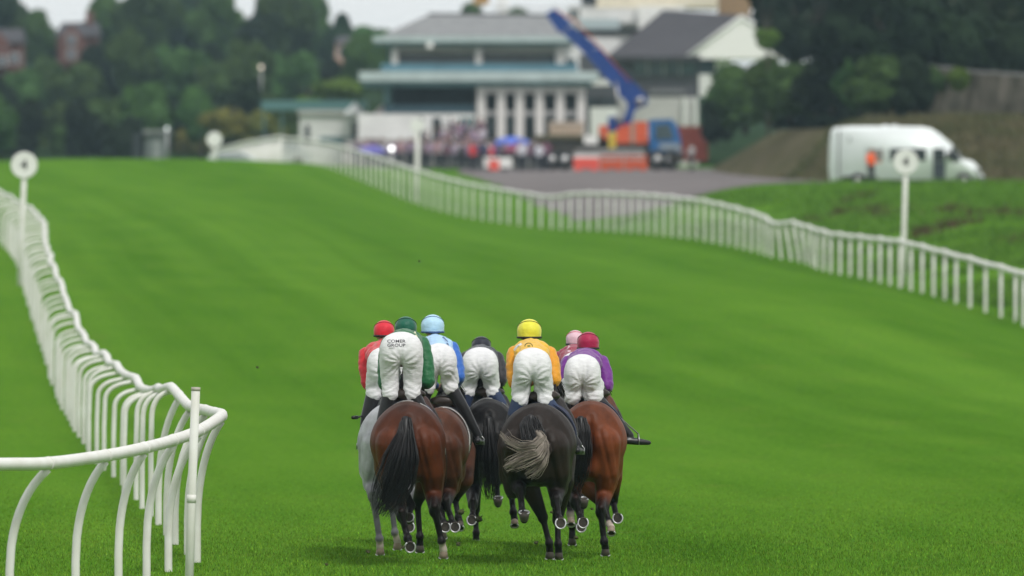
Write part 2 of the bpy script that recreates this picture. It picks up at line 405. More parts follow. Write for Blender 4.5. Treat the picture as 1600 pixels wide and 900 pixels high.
# smooth rail path
def smooth_path(pts, sub=4):
    out = []; n = len(pts)
    for i in range(n-1):
        p0, p1, p2, p3 = pts[max(i-1, 0)], pts[i], pts[i+1], pts[min(i+2, n-1)]
        for k in range(sub):
            t = k/sub; out.append(.5*((2*p1)+(p2-p0)*t+(2*p0-5*p1+4*p2-p3)*t*t+(3*p1-p0-3*p2+p3)*t**3))
    return out + [pts[-1]]
rail_thing('white running rail on bent gooseneck posts curving past the plain stake', smooth_path(rail_pts), posts, base=(-2.9, 87, gz(-2.9, 87)))
# outer rail, straight posts
rr_ds = np.arange(205.5, 455, 2.55); rpts = []; rposts = []
for i, d in enumerate(rr_ds):
    x, yt, yb = (np.interp(d, RR[:, 3], RR[:, k]) for k in (0, 1, 2))
    X = PX(x, d); top = Vector((X, d, PZ(yt, d) + (.03 if i % 2 else 0))); lean = 0.0
    if 262 < d < 277: lean = .22*math.sin((d-262)/15*math.pi)
    foot = Vector((X + lean, d, gz(X, d))); rpts.append(top); rposts.append([foot-Vector((0,0,.15)), foot, foot.lerp(top, .5), top-Vector((0,0,.03))])
rail_thing('long white plastic running rail on straight upright posts between the turf and the grass bank', smooth_path(rpts, 2), rposts, rad=.072, prad=.045, base=(rpts[0].x, 206, gz(rpts[0].x, 206)))
# far bend beyond the crest
fpts = []; fposts = []
for i in range(34):
    t = i/33; x = 440 - 110*t; d = 456 + 62*t; y = 215 + 22*t**1.4
    p = P(x, y, d); f = Vector((p.x, d, p.z-1.25)); fpts.append(p); fposts.append([f-Vector((0,0,.4)), f, p-Vector((0,0,.03))])
rail_thing('white running rail turning away round the far bend beyond the crest', fpts, fposts, rad=.085, prad=.07, base=(fpts[0].x, 456, fpts[0].z-1.25))

# ------------------------------------------------------------------ stake and furlong markers
def upright(name, label, cat, base, top, r, group=None):
    root = empty(name, base, label, cat, group); b = Vector(base); v = Vector(top)-b
    m = MB(); m.tube([Vector((0,0,-.3)), v*.4, v*.995, v], [r, r, r, r*.8], 14); m.build('pole', WHITE_PLASTIC, root)
    return root, v
sdist = 80.2
bx = PX(294, sdist); s_root, s_v = upright('marker_stake', 'plain white round stake standing taller than the rail at its bend', 'stake', (bx, sdist, gz(bx, sdist)), P(306, 606, sdist), .041)
m = MB(); m.tube([s_v*.42, s_v*.46], [.0435, .0435], 14); m.build('joint_collar', WHITE_PLASTIC, s_root)
m = MB(); m.tube([s_v*.985, s_v*1.003], .043, 14); m.build('end_cap', mat('worn_cap', (.45,.42,.36), .6), s_root)
INK = mat('black_ink', (.012, .012, .014), .5)
WHITE_PAINT = mat('white_paint', (.78, .78, .76), .45, .04, 2)
def glyph(text, size, mat_, parent, loc, thick=.004):
    cu = bpy.data.curves.new('lettering', 'FONT'); cu.body = text; cu.size = size; cu.align_x = 'CENTER'; cu.align_y = 'CENTER'; cu.extrude = thick; cu.offset = size*.045
    o = bpy.data.objects.new('lettering', cu); C.objects.link(o); dg = bpy.context.evaluated_depsgraph_get()
    me = bpy.data.meshes.new_from_object(o.evaluated_get(dg)); bpy.data.objects.remove(o); bpy.data.curves.remove(cu)
    me.transform(Matrix.Rotation(R(90), 4, 'X')); me.materials.clear()
    return link('number', me, mat_, parent, loc)
def furlong(label, xd, yd, xb, d, rad=.325, num=True, r=.068):
    Xb = PX(xb, d); base = Vector((Xb, d, gz(Xb, d))); top = P(xd, yd, d)
    root, v = upright('furlong_marker', label, 'furlong marker', base, top + Vector((0,0,-rad*.8)), r, None)
    c = top - base; m = MB(); n = 40
    m.prism([(c.x+rad*math.cos(2*math.pi*k/n), c.z+rad*math.sin(2*math.pi*k/n)) for k in range(n)], 'y', c.y-.1, c.y-.06); m.build('disc', WHITE_PAINT, root)
    m = MB()
    for k in range(n):
        a0, a1 = 2*math.pi*k/n, 2*math.pi*(k+1)/n
    m.tube([(c.x+rad*math.cos(2*math.pi*k/n), c.y-.08, c.z+rad*math.sin(2*math.pi*k/n)) for k in range(n+1)], .03, 8); m.build('rim', WHITE_PAINT, root)
    if num: glyph('4', rad*.95, INK, root, (c.x, c.y-.106, c.z))
    return root
furlong('white furlong pole with a round number four disc inside the gooseneck rail', 38, 258, 30, 227)
furlong('white furlong pole with a number four disc in front of the van', 1415, 253, 1410, 240)
furlong('small white round topped furlong pole alone on the skyline of the crest', 335, 218, 337, 405, .34, False)
furlong('white round topped furlong pole behind the far rail before the crowd', 652, 196, 653, 388, .3, False, .1)

# ------------------------------------------------------------------ terrain banks beyond
def height_sheet(name, xs, ds, fn, material):
    A, B = np.meshgrid(xs, ds); Z = fn(A, B); n, m = len(xs), len(ds); id_ = np.arange(n*m).reshape(m, n)
    f = np.stack([id_[:-1, :-1], id_[:-1, 1:], id_[1:, 1:], id_[1:, :-1]], -1).reshape(-1, 4)
    return link(name, np_mesh(name, np.stack([A, B, Z], -1).reshape(-1, 3), f, True), material)
def smst(t): t = np.clip(t, 0, 1); return t*t*(3-2*t)
def nz2(A, B, s, seed=0):
    return np.array([mnoise.noise(Vector((a*s+seed, b*s, seed*.7))) for a, b in zip(A.ravel(), B.ravel())]).reshape(A.shape)
def bank_fn(A, B):
    px = A/B*FPX+800; st = np.interp(px, [1060, 1180, 1300, 1480], [500, 430, 392, 364]); m = smst((px-1075)/150); rise = smst((B-st)/(30+.12*(st-364)))
    base = ground_np(A, np.minimum(B, 500))
    return base - .25 + m*(rise*np.interp(px, [1100, 1250, 1400], [1.9, 2.45, 2.75])+ .22*smst((B-st+4)/6) + smst((B-410)/60)*1.5*smst((px-1300)/120)) + nz2(A, B, .35, 3)*.22*m*rise
SCRUB = mat('scrub_earth', (.068, .070, .033), 1, .2, .5, bump=.4, bscale=3, col2=(.125, .105, .07), spec=0)
tag(height_sheet('scrub_bank', np.arange(6, 60, .7), np.r_[np.arange(360, 420, 1.5), np.arange(422, 560, 8)], bank_fn, SCRUB), kind='structure')
def hill_z(A, B):
    t = np.clip((B-560)/360, 0, 1.2); return 2.2 + 11.0*t**1.05 - smst((A-6)/26)*6*t
HILL = mat('hill_undergrowth', (.022, .042, .016), 1, .2, .08, spec=0)
tag(height_sheet('hills', np.arange(-140, 140, 4.), np.arange(552, 1020, 8.), lambda A, B: hill_z(A, B) + nz2(A, B, .03, 9)*.5, HILL), kind='structure')

# rough grass and tufts on the bank beside the outer rail, and on the scrub slope (uncounted masses)
def tufts(name, X, d, zfn, h, wd, nb, material, spread=.25):
    n = len(X); Xr = np.repeat(X, nb) + rng.normal(0, spread, n*nb); dr = np.repeat(d, nb) + rng.normal(0, spread*1.6, n*nb)
    hh = np.repeat(h*rng.uniform(.5, 1.5, n), nb)*rng.uniform(.5, 1.1, n*nb); z = zfn(Xr, dr); a = rng.uniform(0, 6.28, n*nb)
    ux, uy = np.cos(a)*wd, np.sin(a)*wd; v = np.empty((n*nb, 3, 3))
    v[:, 0] = np.c_[Xr-ux, dr-uy, z-.03]; v[:, 1] = np.c_[Xr+ux, dr+uy, z-.03]
    v[:, 2] = np.c_[Xr+rng.normal(0, .45, n*nb)*hh, dr+rng.normal(0, .45, n*nb)*hh, z+hh]
    return tag(link(name, np_mesh(name, v.reshape(-1, 3), np.arange(n*nb*3).reshape(-1, 3)), material), kind='stuff')
ROUGH = mat('rough_grass', (.072, .165, .02), 1, .2, .8, col2=(.125, .25, .036), spec=0)
RUST = mat('withered_dock', (.075, .03, .016), .9, .3, 3, col2=(.06, .06, .02))
OLIVE = mat('scrub_foliage', (.075, .092, .035), 1, .2, .25, col2=(.15, .125, .075), spec=0)
N = 4200; td = rng.uniform(214, 342, N); tX = rail_X(td) + .6 + rng.power(1.0, N)*np.maximum((1700-800)*td/FPX - rail_X(td), .5)
ok = nz2(tX, td, .22, 5) > -.15
road_lo = np.interp(tX, [p[0] for p in rpx], [p[1] for p in rpx]); ok &= td < road_lo-1
tufts('rough_grass', tX[ok], td[ok], ground_np, .22, .03, 16, ROUGH, .35)
rc = [(P(x, y, d).x, d) for x, y, d in ((1365,310,300),(1372,318,296),(1490,330,290),(1520,340,285),(1545,345,283),(1575,352,278),(1440,365,270),(1500,360,276),(1330,295,315),(1290,330,302),(1590,395,255))]
tX = np.array([c[0]+random.gauss(0, .35) for c in rc for _ in range(7)]); td = np.array([c[1]+random.gauss(0, 1.4) for c in rc for _ in range(7)])
tufts('withered_weeds', tX, td, ground_np, .28, .04, 20, RUST, .2)
N = 6500; td = rng.uniform(364, 420, N); tX = rng.uniform(7, 32, N); _st = np.interp(tX/td*FPX+800, [1060, 1180, 1300, 1480], [500, 430, 392, 364]); tX, td = tX[td > _st+2], td[td > _st+2]; tufts('scrub', tX, td, bank_fn, .35, .06, 9, OLIVE, .4)

# ------------------------------------------------------------------ trees, bushes
def leaf_mat(name, a, b, haze=0):
    m = mat(name, a, .8, .2, .55, col2=b, spec=.08); n = m.node_tree; bs = n.nodes['Principled BSDF']
    oi = n.nodes.new('ShaderNodeObjectInfo'); hs = n.nodes.new('ShaderNodeHueSaturation'); src = bs.inputs['Base Color'].links[0].from_socket
    mr = n.nodes.new('ShaderNodeMapRange'); mr.inputs[3].default_value = .65; mr.inputs[4].default_value = 1.35
    n.links.new(oi.outputs['Random'], mr.inputs[0]); n.links.new(mr.outputs[0], hs.inputs['Value'])
    mh = n.nodes.new('ShaderNodeMapRange'); mh.inputs[3].default_value = .475; mh.inputs[4].default_value = .52
    n.links.new(oi.outputs['Random'], mh.inputs[0]); n.links.new(mh.outputs[0], hs.inputs['Hue'])
    n.links.new(src, hs.inputs['Color']); n.links.new(hs.outputs[0], bs.inputs['Base Color']); return m
LEAF = leaf_mat('leaves', (.032, .07, .018), (.062, .115, .03))
LEAF_D = leaf_mat('dark_leaves', (.008, .018, .009), (.017, .032, .013))
LEAF_B = leaf_mat('bright_leaves', (.07, .15, .02), (.11, .19, .03))
LEAF_Y = leaf_mat('yellowing_leaves', (.085, .10, .022), (.14, .13, .03))
def crown_mesh(name, seed, n=5600, leaf=.125, lobes=11, squash=.85, material=None):
    """unit crown (radius about 1) of many leaf clumps spread through uneven lobes"""
    r = np.random.default_rng(seed); L = []
    for i in range(lobes):
        a = r.uniform(0, 6.28); rad = r.uniform(.1, .68); zz = r.uniform(-.55, .7); L.append((rad*math.cos(a)*(1-.25*max(zz, 0)), rad*math.sin(a)*(1-.25*max(zz, 0)), zz*squash, r.uniform(.25, .46)))
    L.append((0, 0, 0, .55)); L = np.array(L); wts = L[:, 3]**2; k = r.choice(len(L), n, p=wts/wts.sum())
    dirv = r.normal(0, 1, (n, 3)); dirv /= np.linalg.norm(dirv, axis=1)[:, None]; rr = r.uniform(.35, 1.08, n)**.6
    c = L[k, :3] + dirv*(L[k, 3]*rr)[:, None]
    nrm = dirv + r.normal(0, .55, (n, 3)); nrm /= np.linalg.norm(nrm, axis=1)[:, None]
    t = np.cross(nrm, r.normal(0, 1, (n, 3))); t /= np.linalg.norm(t, axis=1)[:, None]; b = np.cross(nrm, t)
    s = leaf*r.uniform(.5, 1.3, n)[:, None]; q = np.stack([c-t*s, c-b*s*.7, c+t*s, c+b*s*.7], 1)
    me = np_mesh(name, q.reshape(-1, 3), np.arange(n*4).reshape(-1, 4)); me.materials.append(material); return me
def trunk_mesh(name, seed):
    r = random.Random(seed); m = MB(); m.tube([(0,0,-1.2),(.02,0,-.7),(.0,.03,-.2),(.03,.0,.35)], [.10,.075,.055,.02], 8)
    for i in range(6):
        a = r.uniform(0, 6.28); z = r.uniform(-.55, .1); q = r.uniform(.4, .65); m.tube([(0,0,z),(math.cos(a)*q*.5, math.sin(a)*q*.5, z+.2),(math.cos(a)*q, math.sin(a)*q, z+.5)], [.04,.028,.008], 6)
    me = m.mesh(name); me.materials.append(BARK); return me
CR = {k: [crown_mesh('crown', 10*i+j, material=mt) for j in range(3)] for i, (k, mt) in enumerate((('mid', LEAF), ('dark', LEAF_D), ('bright', LEAF_B), ('yellow', LEAF_Y)))}
TK = [trunk_mesh('trunk', j) for j in range(2)]
n_tree = [0]
def tree(x, ytop, ybot, wpx, d, kind, label, group, name='tree', ground=None):
    """crown filling the pixel span at distance d; stands on the ground"""
    n_tree[0] += 1; rnd = random.Random(n_tree[0]*7+1)
    ybot = ybot + (ybot-ytop)*.12; rx = wpx*d/FPX/2*1.13; zt, zb = PZ(ytop, d), PZ(ybot, d); rz = (zt-zb)/2*1.02; X = PX(x, d); g = ground if ground is not None else zb
    root = empty(name, (X, d, g), label, 'bush' if 'bush' in name else 'tree', group)
    c = link('crown', rnd.choice(CR[kind]), None, root); c.location = (0, 0, (zt+zb)/2-g); c.scale = (rx, rx, rz*1.05); c.rotation_euler.z = rnd.uniform(0, 6.28)
    t = link('trunk', rnd.choice(TK), None, root); hz = (zt+zb)/2-g; t.scale = (rx*.8, rx*.8, max(hz/1.15, .3)); t.location = (0, 0, hz); t.rotation_euler.z = rnd.uniform(0, 6.28)
    return root
def hillg(x, d): X = PX(x, d); return float(hill_z(np.array([X]), np.array([d]))[0])
GH = 'trees on the wooded hillside'
back = [(-30,-30,95,110),(15,-12,90,95),(52,22,110,70),(84,55,120,50),(172,-25,100,90),(225,-45,95,120),(285,-50,95,110),(330,-20,95,90),(368,3,100,80),(405,0,105,80),(445,-22,100,100),(490,-12,105,80),(530,14,120,70),(570,30,120,75),(612,44,130,80),(650,40,130,70),(720,22,90,70),(745,8,70,60),(690,30,110,60),(800,10,90,70)]
for i, (x, a, b, wd) in enumerate(back):
    d = 800 + (i*37) % 60; tree(x, a, b, wd, d, 'mid' if i % 3 else 'dark', 'dark hazy tree along the skyline of the wooded hill', GH, ground=hillg(x, d))
mid = [(-20,90,190,100),(35,105,190,80),(75,95,180,80),(120,88,180,90),(165,65,165,80),(205,55,160,90),(250,80,175,80),(295,72,165,90),(340,62,160,90),(385,55,165,90),(430,70,170,80),(475,78,165,70),(515,85,160,70),(560,60,150,80),(600,70,150,60),(330,95,170,70),(270,105,180,60)]
for i, (x, a, b, wd) in enumerate(mid):
    d = 690 + (i*29) % 60; tree(x, a, b, wd, d, 'mid' if i % 4 else 'dark', 'bluish green tree halfway up the wooded hill', GH, ground=hillg(x, d))
front = [(-15,140,250,110),(30,150,255,80),(85,165,255,90),(130,150,250,80),(175,140,240,100),(225,125,240,90),(270,150,250,70),(315,140,225,80),(360,165,255,100),(405,175,255,90),(450,165,250,80),(195,175,258,70),(110,190,258,70),(245,190,258,60),(300,185,258,70),(420,150,210,70),(385,130,215,80)]
for i, (x, a, b, wd) in enumerate(front):
    d = 590 + (i*23) % 50; tree(x, a, b, wd, d, ('mid','dark','mid','dark','yellow')[i % 5] if i not in (4, 5) else 'mid', 'dense tree at the foot of the wooded hill behind the crest', GH, ground=min(hillg(x, d), PZ(b, d)))
tree(530,122,175,95,640,'bright','bright light green tree beside the raised teal canopy left of the grandstand', None, ground=hillg(530,640))
tree(480,150,172,60,630,'bright','low bright green tree between the canopy and the hill', None, ground=hillg(480,630))
tree(355,165,215,110,575,'yellow','broad yellowish green tree right of the small pale hut', None, ground=PZ(252,575))
# dark wood above the stone wall
GD_ = 'tall dark trees above the stone wall'
for i, (x, a, b, wd, d) in enumerate([(1235,-70,75,150,432),(1300,-80,85,170,446),(1370,-90,95,190,440),(1440,-90,110,180,452),(1510,-90,118,190,444),(1590,-90,130,200,450),(1670,-90,140,200,446),(1340,-60,90,120,425),(1460,-30,112,150,428),(1550,-20,125,150,430),(1400,30,110,130,430),(1620,20,135,140,432),(1260,20,95,120,424),(1215,-40,40,80,470),(1700,20,150,160,430)]):
    d += 75 if x < 1350 else 0
    tree(x, a, b, wd, d, 'dark', 'tall dark broadleaf tree in the shady wood above the stone wall', GD_, ground=float(bank_fn(np.array([[PX(x,d)]]), np.array([[d]]))[0,0]))
for x, a, b, wd, d, k, lb in [(1165,108,205,130,490,'mid','large rounded green bush nearest the white gabled building'),(1235,95,185,120,462,'mid','tall green bush second from the white gabled building'),(1300,82,174,110,440,'dark','dark green bush in the middle of the row on the scrub bank'),
                             (1385,76,174,130,424,'mid','pale topped green bush above the white van'),(1430,85,175,70,414,'dark','small dark bush at the end of the stone wall'),(1205,96,195,90,474,'mid','green bush between the two bushes nearest the gable'),(1275,92,178,80,448,'mid','green bush beside the tall second bush'),(1330,118,200,130,470,'dark','broad dark bush behind the row on the scrub bank'),(1240,140,205,120,480,'dark','low dark bush filling the gap at the foot of the row'),(1118,150,222,60,505,'dark','small dark bush low at the start of the scrub bank'),(1345,95,174,80,432,'mid','green bush between the dark bush and the pale topped one')]:
    tree(x, a, b, wd, d, k, lb, None, 'bush', ground=PZ(b, d)-.1)
tree(1200,40,75,50,470,'bright','sparse light green treetop beside the white gable', None, ground=5)

# stone wall
wl = empty('stone_wall', P(1520, 180, 412), 'old grey stone wall under the dark trees on the scrub bank', 'wall')
STONE = mat('wall_stone', (.085, .08, .06), 1, .22, .9, bump=.8, bscale=3, col2=(.27, .24, .20), spec=0)
m = MB(); o_ = Vector(wl.location); K = 26; r_ = random.Random(4)
row = []
for i in range(K+1):
    t = i/K; x = 1440 + 330*t; d = 424 - 30*t; yt = 106 + 30*t + r_.uniform(-1.5, 1.5); yb = 178 + 45*t
    row.append((P(x, yt, d)-o_, P(x, yb, d)-o_))
vs_ = []; fs_ = []
for (a, b) in row: vs_ += [b+Vector((0,-.1,0)), b.lerp(a,.5)+Vector((r_.uniform(-.03,.03), r_.uniform(-.06,.06),0)), a, a+Vector((0,.6,0)), b+Vector((0,.6,0))]
for i in range(K):
    for k in range(4): fs_.append((i*5+k, i*5+k+1, i*5+5+k+1, i*5+5+k))
fs_ += [(0,1,2,3,4)[::-1], tuple(K*5+k for k in range(5))]; m.add(vs_, fs_); m.build('wall_face', STONE, wl)
m = MB()
for i in range(K):
    a, b = row[i][0], row[i+1][0]; m.add([a+Vector((0,-.18,.005)), b+Vector((0,-.18,.005)), b+Vector((0,.7,.005)), a+Vector((0,.7,.005)), a+Vector((0,-.15,.17)), b+Vector((0,-.15,.14)), b+Vector((0,.65,.14)), a+Vector((0,.65,.17))], [(0,3,2,1),(4,5,6,7),(0,1,5,4),(2,3,7,6),(1,2,6,5),(3,0,4,7)])
m.build('coping', CONCRETE, wl)
for x, y, d_, sx, sz, lb in ((1500, 122, 417, .9, .75, 'yellow green ivy spilling over the top of the stone wall'), (1462, 130, 421, .8, .8, 'dark ivy at the left end of the stone wall')):
    root = empty('ivy', P(x, y, d_-.5), lb, 'ivy'); iv = link('foliage', CR['bright' if x == 1500 else 'mid'][0], None, root); iv.scale = (sx, .45, sz)

# ------------------------------------------------------------------ buildings
class Bld:
    """a thing placed by its facade: boxes given by facade spans at a distance"""
    def __init__(s, name, label, cat, x, y, d, group=None):
        s.d = d; s.o = P(x, y, d); s.root = empty(name, s.o, label, cat, group)
    def box(s, m, x0, y0, x1, y1, off=0, dep=1, bevel=0):
        a = P(x0, y1, s.d); b = P(x1, y0, s.d)
        return m.box((a.x-s.o.x, off, a.z-s.o.z), (b.x-s.o.x, off+dep, b.z-s.o.z), 0, bevel)
    def part(s, name, mats, x0, y0, x1, y1, off=0, dep=1, bevel=0, parent=None):
        return s.box(MB(), x0, y0, x1, y1, off, dep, bevel).build(name, mats, parent or s.root)
    def pt(s, x, y, off=0): p = P(x, y, s.d); return Vector((p.x-s.o.x, off, p.z-s.o.z))
PALE_BEAM = mat('cream_beam', (.42, .42, .38), .7, .05)
STONE_COL = mat('pale_column', (.62, .60, .58), .7, .06)
g = Bld('grandstand', 'large grandstand with grey hipped roof, teal balconies and a pale colonnade', 'grandstand', 740, 262, 560)
g.part('rear_wall', GREY_WALL, 605, 66, 905, 262, 9, .5)
g.part('end_wall', TEAL, 606, 70, 612, 180, 1.2, 7.8)
# roof: hipped
e0, e1, e2, e3 = g.pt(583, 62, -1.2), g.pt(897, 62, -1.2), g.pt(897, 62, 16), g.pt(583, 62, 16)
r0, r1 = g.pt(668, 20, 7), g.pt(885, 22, 7)
rf = MB().add([e0, e1, e2, e3, r0, r1], [(0,1,5,4), (1,2,5), (2,3,4,5), (3,0,4), (0,3,2,1)]).build('roof', SLATE, g.root)
m = MB(); m.tube([r0, r1], .12, 8); m.build('ridge', SLATE_DARK, rf)
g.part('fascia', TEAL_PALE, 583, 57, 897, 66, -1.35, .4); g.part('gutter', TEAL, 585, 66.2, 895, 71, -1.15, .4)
g.part('cream_beam', PALE_BEAM, 612, 72, 890, 83, .2, .5)
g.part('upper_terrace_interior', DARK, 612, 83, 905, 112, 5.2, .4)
for x0, x1 in ((620,690),(692,742),(756,812),(814,870)): g.part('window', GLASS, x0, 85, x1, 110, 4.6, .15)
for x in (617, 748, 876): g.part('column', STONE_COL, x-5, 76, x+5, 113, -.6, .55)
g.part('balcony_rail', GLASS_BLUE, 596, 100, 902, 112, -1.4, .12)
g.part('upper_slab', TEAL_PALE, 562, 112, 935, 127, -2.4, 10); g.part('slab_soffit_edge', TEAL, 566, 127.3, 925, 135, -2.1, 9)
g.part('stair_tower', WHITE_WALL, 868, 58, 905, 112, -.4, 3)
g.part('tower_window', GLASS, 884, 92, 899, 110, -.46, .1)
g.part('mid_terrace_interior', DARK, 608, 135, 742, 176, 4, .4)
g.part('mid_rail', mat('dark_teal_rail', (.04,.09,.12), .5), 600, 164, 742, 176, -1.0, .15)
g.part('side_wall', TEAL, 600, 135, 610, 178, -.8, 4.5)
for x in (752, 783, 812, 843, 875, 908): g.part('column', STONE_COL, x-6.5, 135, x+6.5, 232, -1.5, .6)
g.part('floor_band', mat('grey_band', (.36,.36,.36), .7), 745, 173, 912, 180, -1.2, .5); g.part('lintel', STONE_COL, 745, 135.5, 912, 146, -1.3, .5)
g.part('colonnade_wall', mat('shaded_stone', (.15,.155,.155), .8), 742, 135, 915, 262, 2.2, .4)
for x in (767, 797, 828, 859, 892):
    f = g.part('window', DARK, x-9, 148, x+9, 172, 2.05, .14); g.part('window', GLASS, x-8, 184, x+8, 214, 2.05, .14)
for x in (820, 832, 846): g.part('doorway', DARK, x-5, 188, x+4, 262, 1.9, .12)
g.part('base_wall', WHITE_WALL, 560, 178, 742, 262, -1.6, 4)
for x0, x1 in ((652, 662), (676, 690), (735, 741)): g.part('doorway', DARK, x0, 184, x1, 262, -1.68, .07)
g.part('dark_panel', TEAL, 718, 184, 741, 214, -1.69, .07)
for x in (672,): 
    m = MB(); c = g.pt(x, 63, -1.6); m.box((c.x-.2, c.y-.2, c.z-.5), (c.x+.2, c.y, c.z-.15)); m.build('floodlight', WHITE_PAINT, g.root)
m = MB()
for k in range(16):
    x = 770 + k*7.6; a = g.pt(x, 22, 7); m.tube([a, a+Vector((0,0,.55))], .025, 5)
a, b = g.pt(770, 22, 7)+Vector((0,0,.55)), g.pt(884, 22, 7)+Vector((0,0,.55)); m.tube([a, b], .03, 6); m.build('roof_handrail', STEEL, g.root)
# low white building and canopy left of the stand
b = Bld('pavilion', 'low pale flat walled pavilion left of the grandstand with dark doorways', 'building', 515, 250, 566)
b.part('wall', WHITE_WALL, 468, 178, 562, 262, 0, 6)
b.part('roof_edge', GREY_WALL, 465, 172, 565, 178.2, -.3, 6.5)
for x0, x1, y0 in ((476, 484, 195), (549, 560, 190)): b.part('doorway', DARK, x0, y0, x1, 225, -.06, .05)
b.part('skirting', TEAL, 500, 214, 560, 226, -.09, .08)
b = Bld('canopy', 'long teal flat canopy raised on posts beside the pavilion', 'canopy', 485, 250, 578)
b.part('roof', mat('canopy_teal', (.09,.20,.20), .5), 408, 157, 572, 172, 0, 5)
for x in (412, 440, 470, 540, 568): b.part('post', TEAL, x-1.5, 172, x+1.5, 258, .3, .12)
for x, y, r_ in ((555, 160, .52), (598, 164, .5)):
    root = empty('parasol', P(x, y+22, 563), 'folded-out small pale parasol on the terrace beside the grandstand' if x < 570 else 'small pinkish white parasol against the dark grandstand terrace', 'parasol')
    m = MB(); m.add([(0,0,.95)]+[(1.6*r_*math.cos(k*math.pi/4), 1.6*r_*math.sin(k*math.pi/4), .15) for k in range(8)]+[(0,0,.25)], [(0,1+k,1+(k+1) % 8) for k in range(8)]+[(9,1+(k+1) % 8,1+k) for k in range(8)]); m.build('shade', WHITE_PAINT if x < 570 else mat('pinkish_canvas', (.6,.5,.5), .8), root)
    m = MB(); m.tube([(0,0,-.9),(0,0,.9)], .04, 6); m.build('pole', STEEL, root)

# right hand block: dark slate roof with white gable
b = Bld('clubhouse', 'dark roofed clubhouse with a big white gable end and glazed front', 'building', 1040, 262, 590)
b.part('front_wall', mat('dark_cladding', (.075,.075,.085), .7, .1), 905, 85, 1092, 262, 0, 14)
vs_ = [b.pt(948, 88, -1.2), b.pt(1092, 88, -1.2), b.pt(1180, 22, 8), b.pt(1040, 12, 8), b.pt(948, 88, -1.6), b.pt(1092, 88, -1.6)]
m = MB(); up = Vector((0, 0, .3)); q = vs_[:4]; m.add(q+[v-up for v in q], [(0,1,2,3),(7,6,5,4),(0,4,5,1),(1,5,6,2),(2,6,7,3),(3,7,4,0)]); m.build('roof', SLATE_DARK, b.root)
m = MB(); gab = [b.pt(1076, 92, -.9), b.pt(1240, 92, -.9), b.pt(1240, 78, -.9), b.pt(1158, 30, -.9)]
m.prism([(p.x, p.z) for p in gab], 'y', -1.0, 9); m.build('gable', mat('bright_gable', (.84,.83,.81), .8, .03), b.root)
m = MB(); a1, a2 = b.pt(1070, 92, -.98), b.pt(1158, 27, -.98); m.tube([a1, a2, b.pt(1246, 82, -.98)], .16, 6); m.build('bargeboard', WHITE_PAINT, b.root)
b.part('white_wall', WHITE_WALL, 1092, 116, 1135, 150, -.4, 10); b.part('gable_post', WHITE_WALL, 1118, 92, 1142, 116, -.3, 9)
b.part('window', GLASS, 1092, 93, 1117, 116, -.2, .2)
b.part('glazed_front', mat('green_glass', (.06,.10,.10), .1, .2, 1.5), 990, 94, 1088, 116, -.15, .14)
for x in (1012, 1037, 1062): b.part('mullion', GREY_WALL, x-1, 93, x+1, 117, -.22, .06)
b.part('ledge', mat('ledge_grey', (.16,.16,.17), .7), 1015, 139, 1070, 147, -.5, .5)
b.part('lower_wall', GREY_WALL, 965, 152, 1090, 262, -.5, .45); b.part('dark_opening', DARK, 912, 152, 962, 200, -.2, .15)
b.part('white_lower_wall', WHITE_WALL, 922, 168, 965, 215, -.6, .4)
for x in (1070, 1086): b.part('post', WHITE_WALL, x-3, 152, x+4, 200, -.9, .3)
b.part('balcony_front', WHITE_WALL, 912, 124, 956, 134, -1.4, .3)
b.part('chimney', mat('tan_brick', (.26,.17,.09), .8), 1128, -12, 1178, 26, 9, 3)
b = Bld('white_block', 'white modern block with curved balcony rising behind the crane boom', 'building', 980, 200, 606)
WARM = mat('warm_render', (.72,.66,.52), .7)
b.part('wall', WHITE_WALL, 888, 8, 1000, 75, 0, 10); b.part('upper_storey', WARM, 930, -14, 1122, 12, -.6, 10)
b.part('parapet', WHITE_WALL, 905, 13, 1060, 36, -1.0, 5)
b.part('balcony_shadow_gap', DARK, 906, 46, 1004, 54, -.3, .3); b.part('balcony_front', mat('glass_rail', (.42,.5,.52), .3), 905, 30, 968, 46, -1.2, .15)
m = MB(); q = [b.pt(995, 10, -1.4), b.pt(1075, 10, -1.4), b.pt(1004, 56, -1.4), b.pt(998, 52, -1.4)]; m.prism([(p.x, p.z) for p in q], 'y', -1.6, -1.2); m.build('sloping_fascia', WHITE_PAINT, b.root)
m = MB(); c0 = b.pt(930, 74, 0); m.prism([(b.pt(x, y).x, b.pt(x, y).z) for x, y in ((905,60),(962,60),(971,68),(972,78),(964,86),(950,90),(905,90))], 'y', -1.5, 0); m.build('curved_bay', WHITE_WALL, b.root)
b.part('roof_rail', STEEL, 890, -8, 925, -4, 0, .1)
for x in (894, 906, 918): b.part('window', GLASS, x-4, 14, x+4, 28, -.06, .05)
b.part('dark_panel', DARK, 908, -6, 932, 8, -.7, .2)
# scaffold and white mast on the grandstand roof line
b = Bld('roof_mast', 'white lattice mast standing behind the grandstand roof ridge', 'mast', 785, 40, 572)
m = MB()
for x in (778, 792): m.tube([b.pt(x, 60), b.pt(x, -10)], .07, 6)
for k in range(7):
    y = 30 - 6*k; m.tube([b.pt(778, y), b.pt(792, y-6)], .05, 5); m.tube([b.pt(792, y), b.pt(778, y-6)], .05, 5)
m.build('lattice', WHITE_PAINT, b.root); b.part('ochre_box', mat('ochre_panel', (.40,.24,.08), .7), 740, -8, 764, 7, 0, .6)
b.part('ochre_post', STEEL, 750, 7, 754, 45, .2, .1)

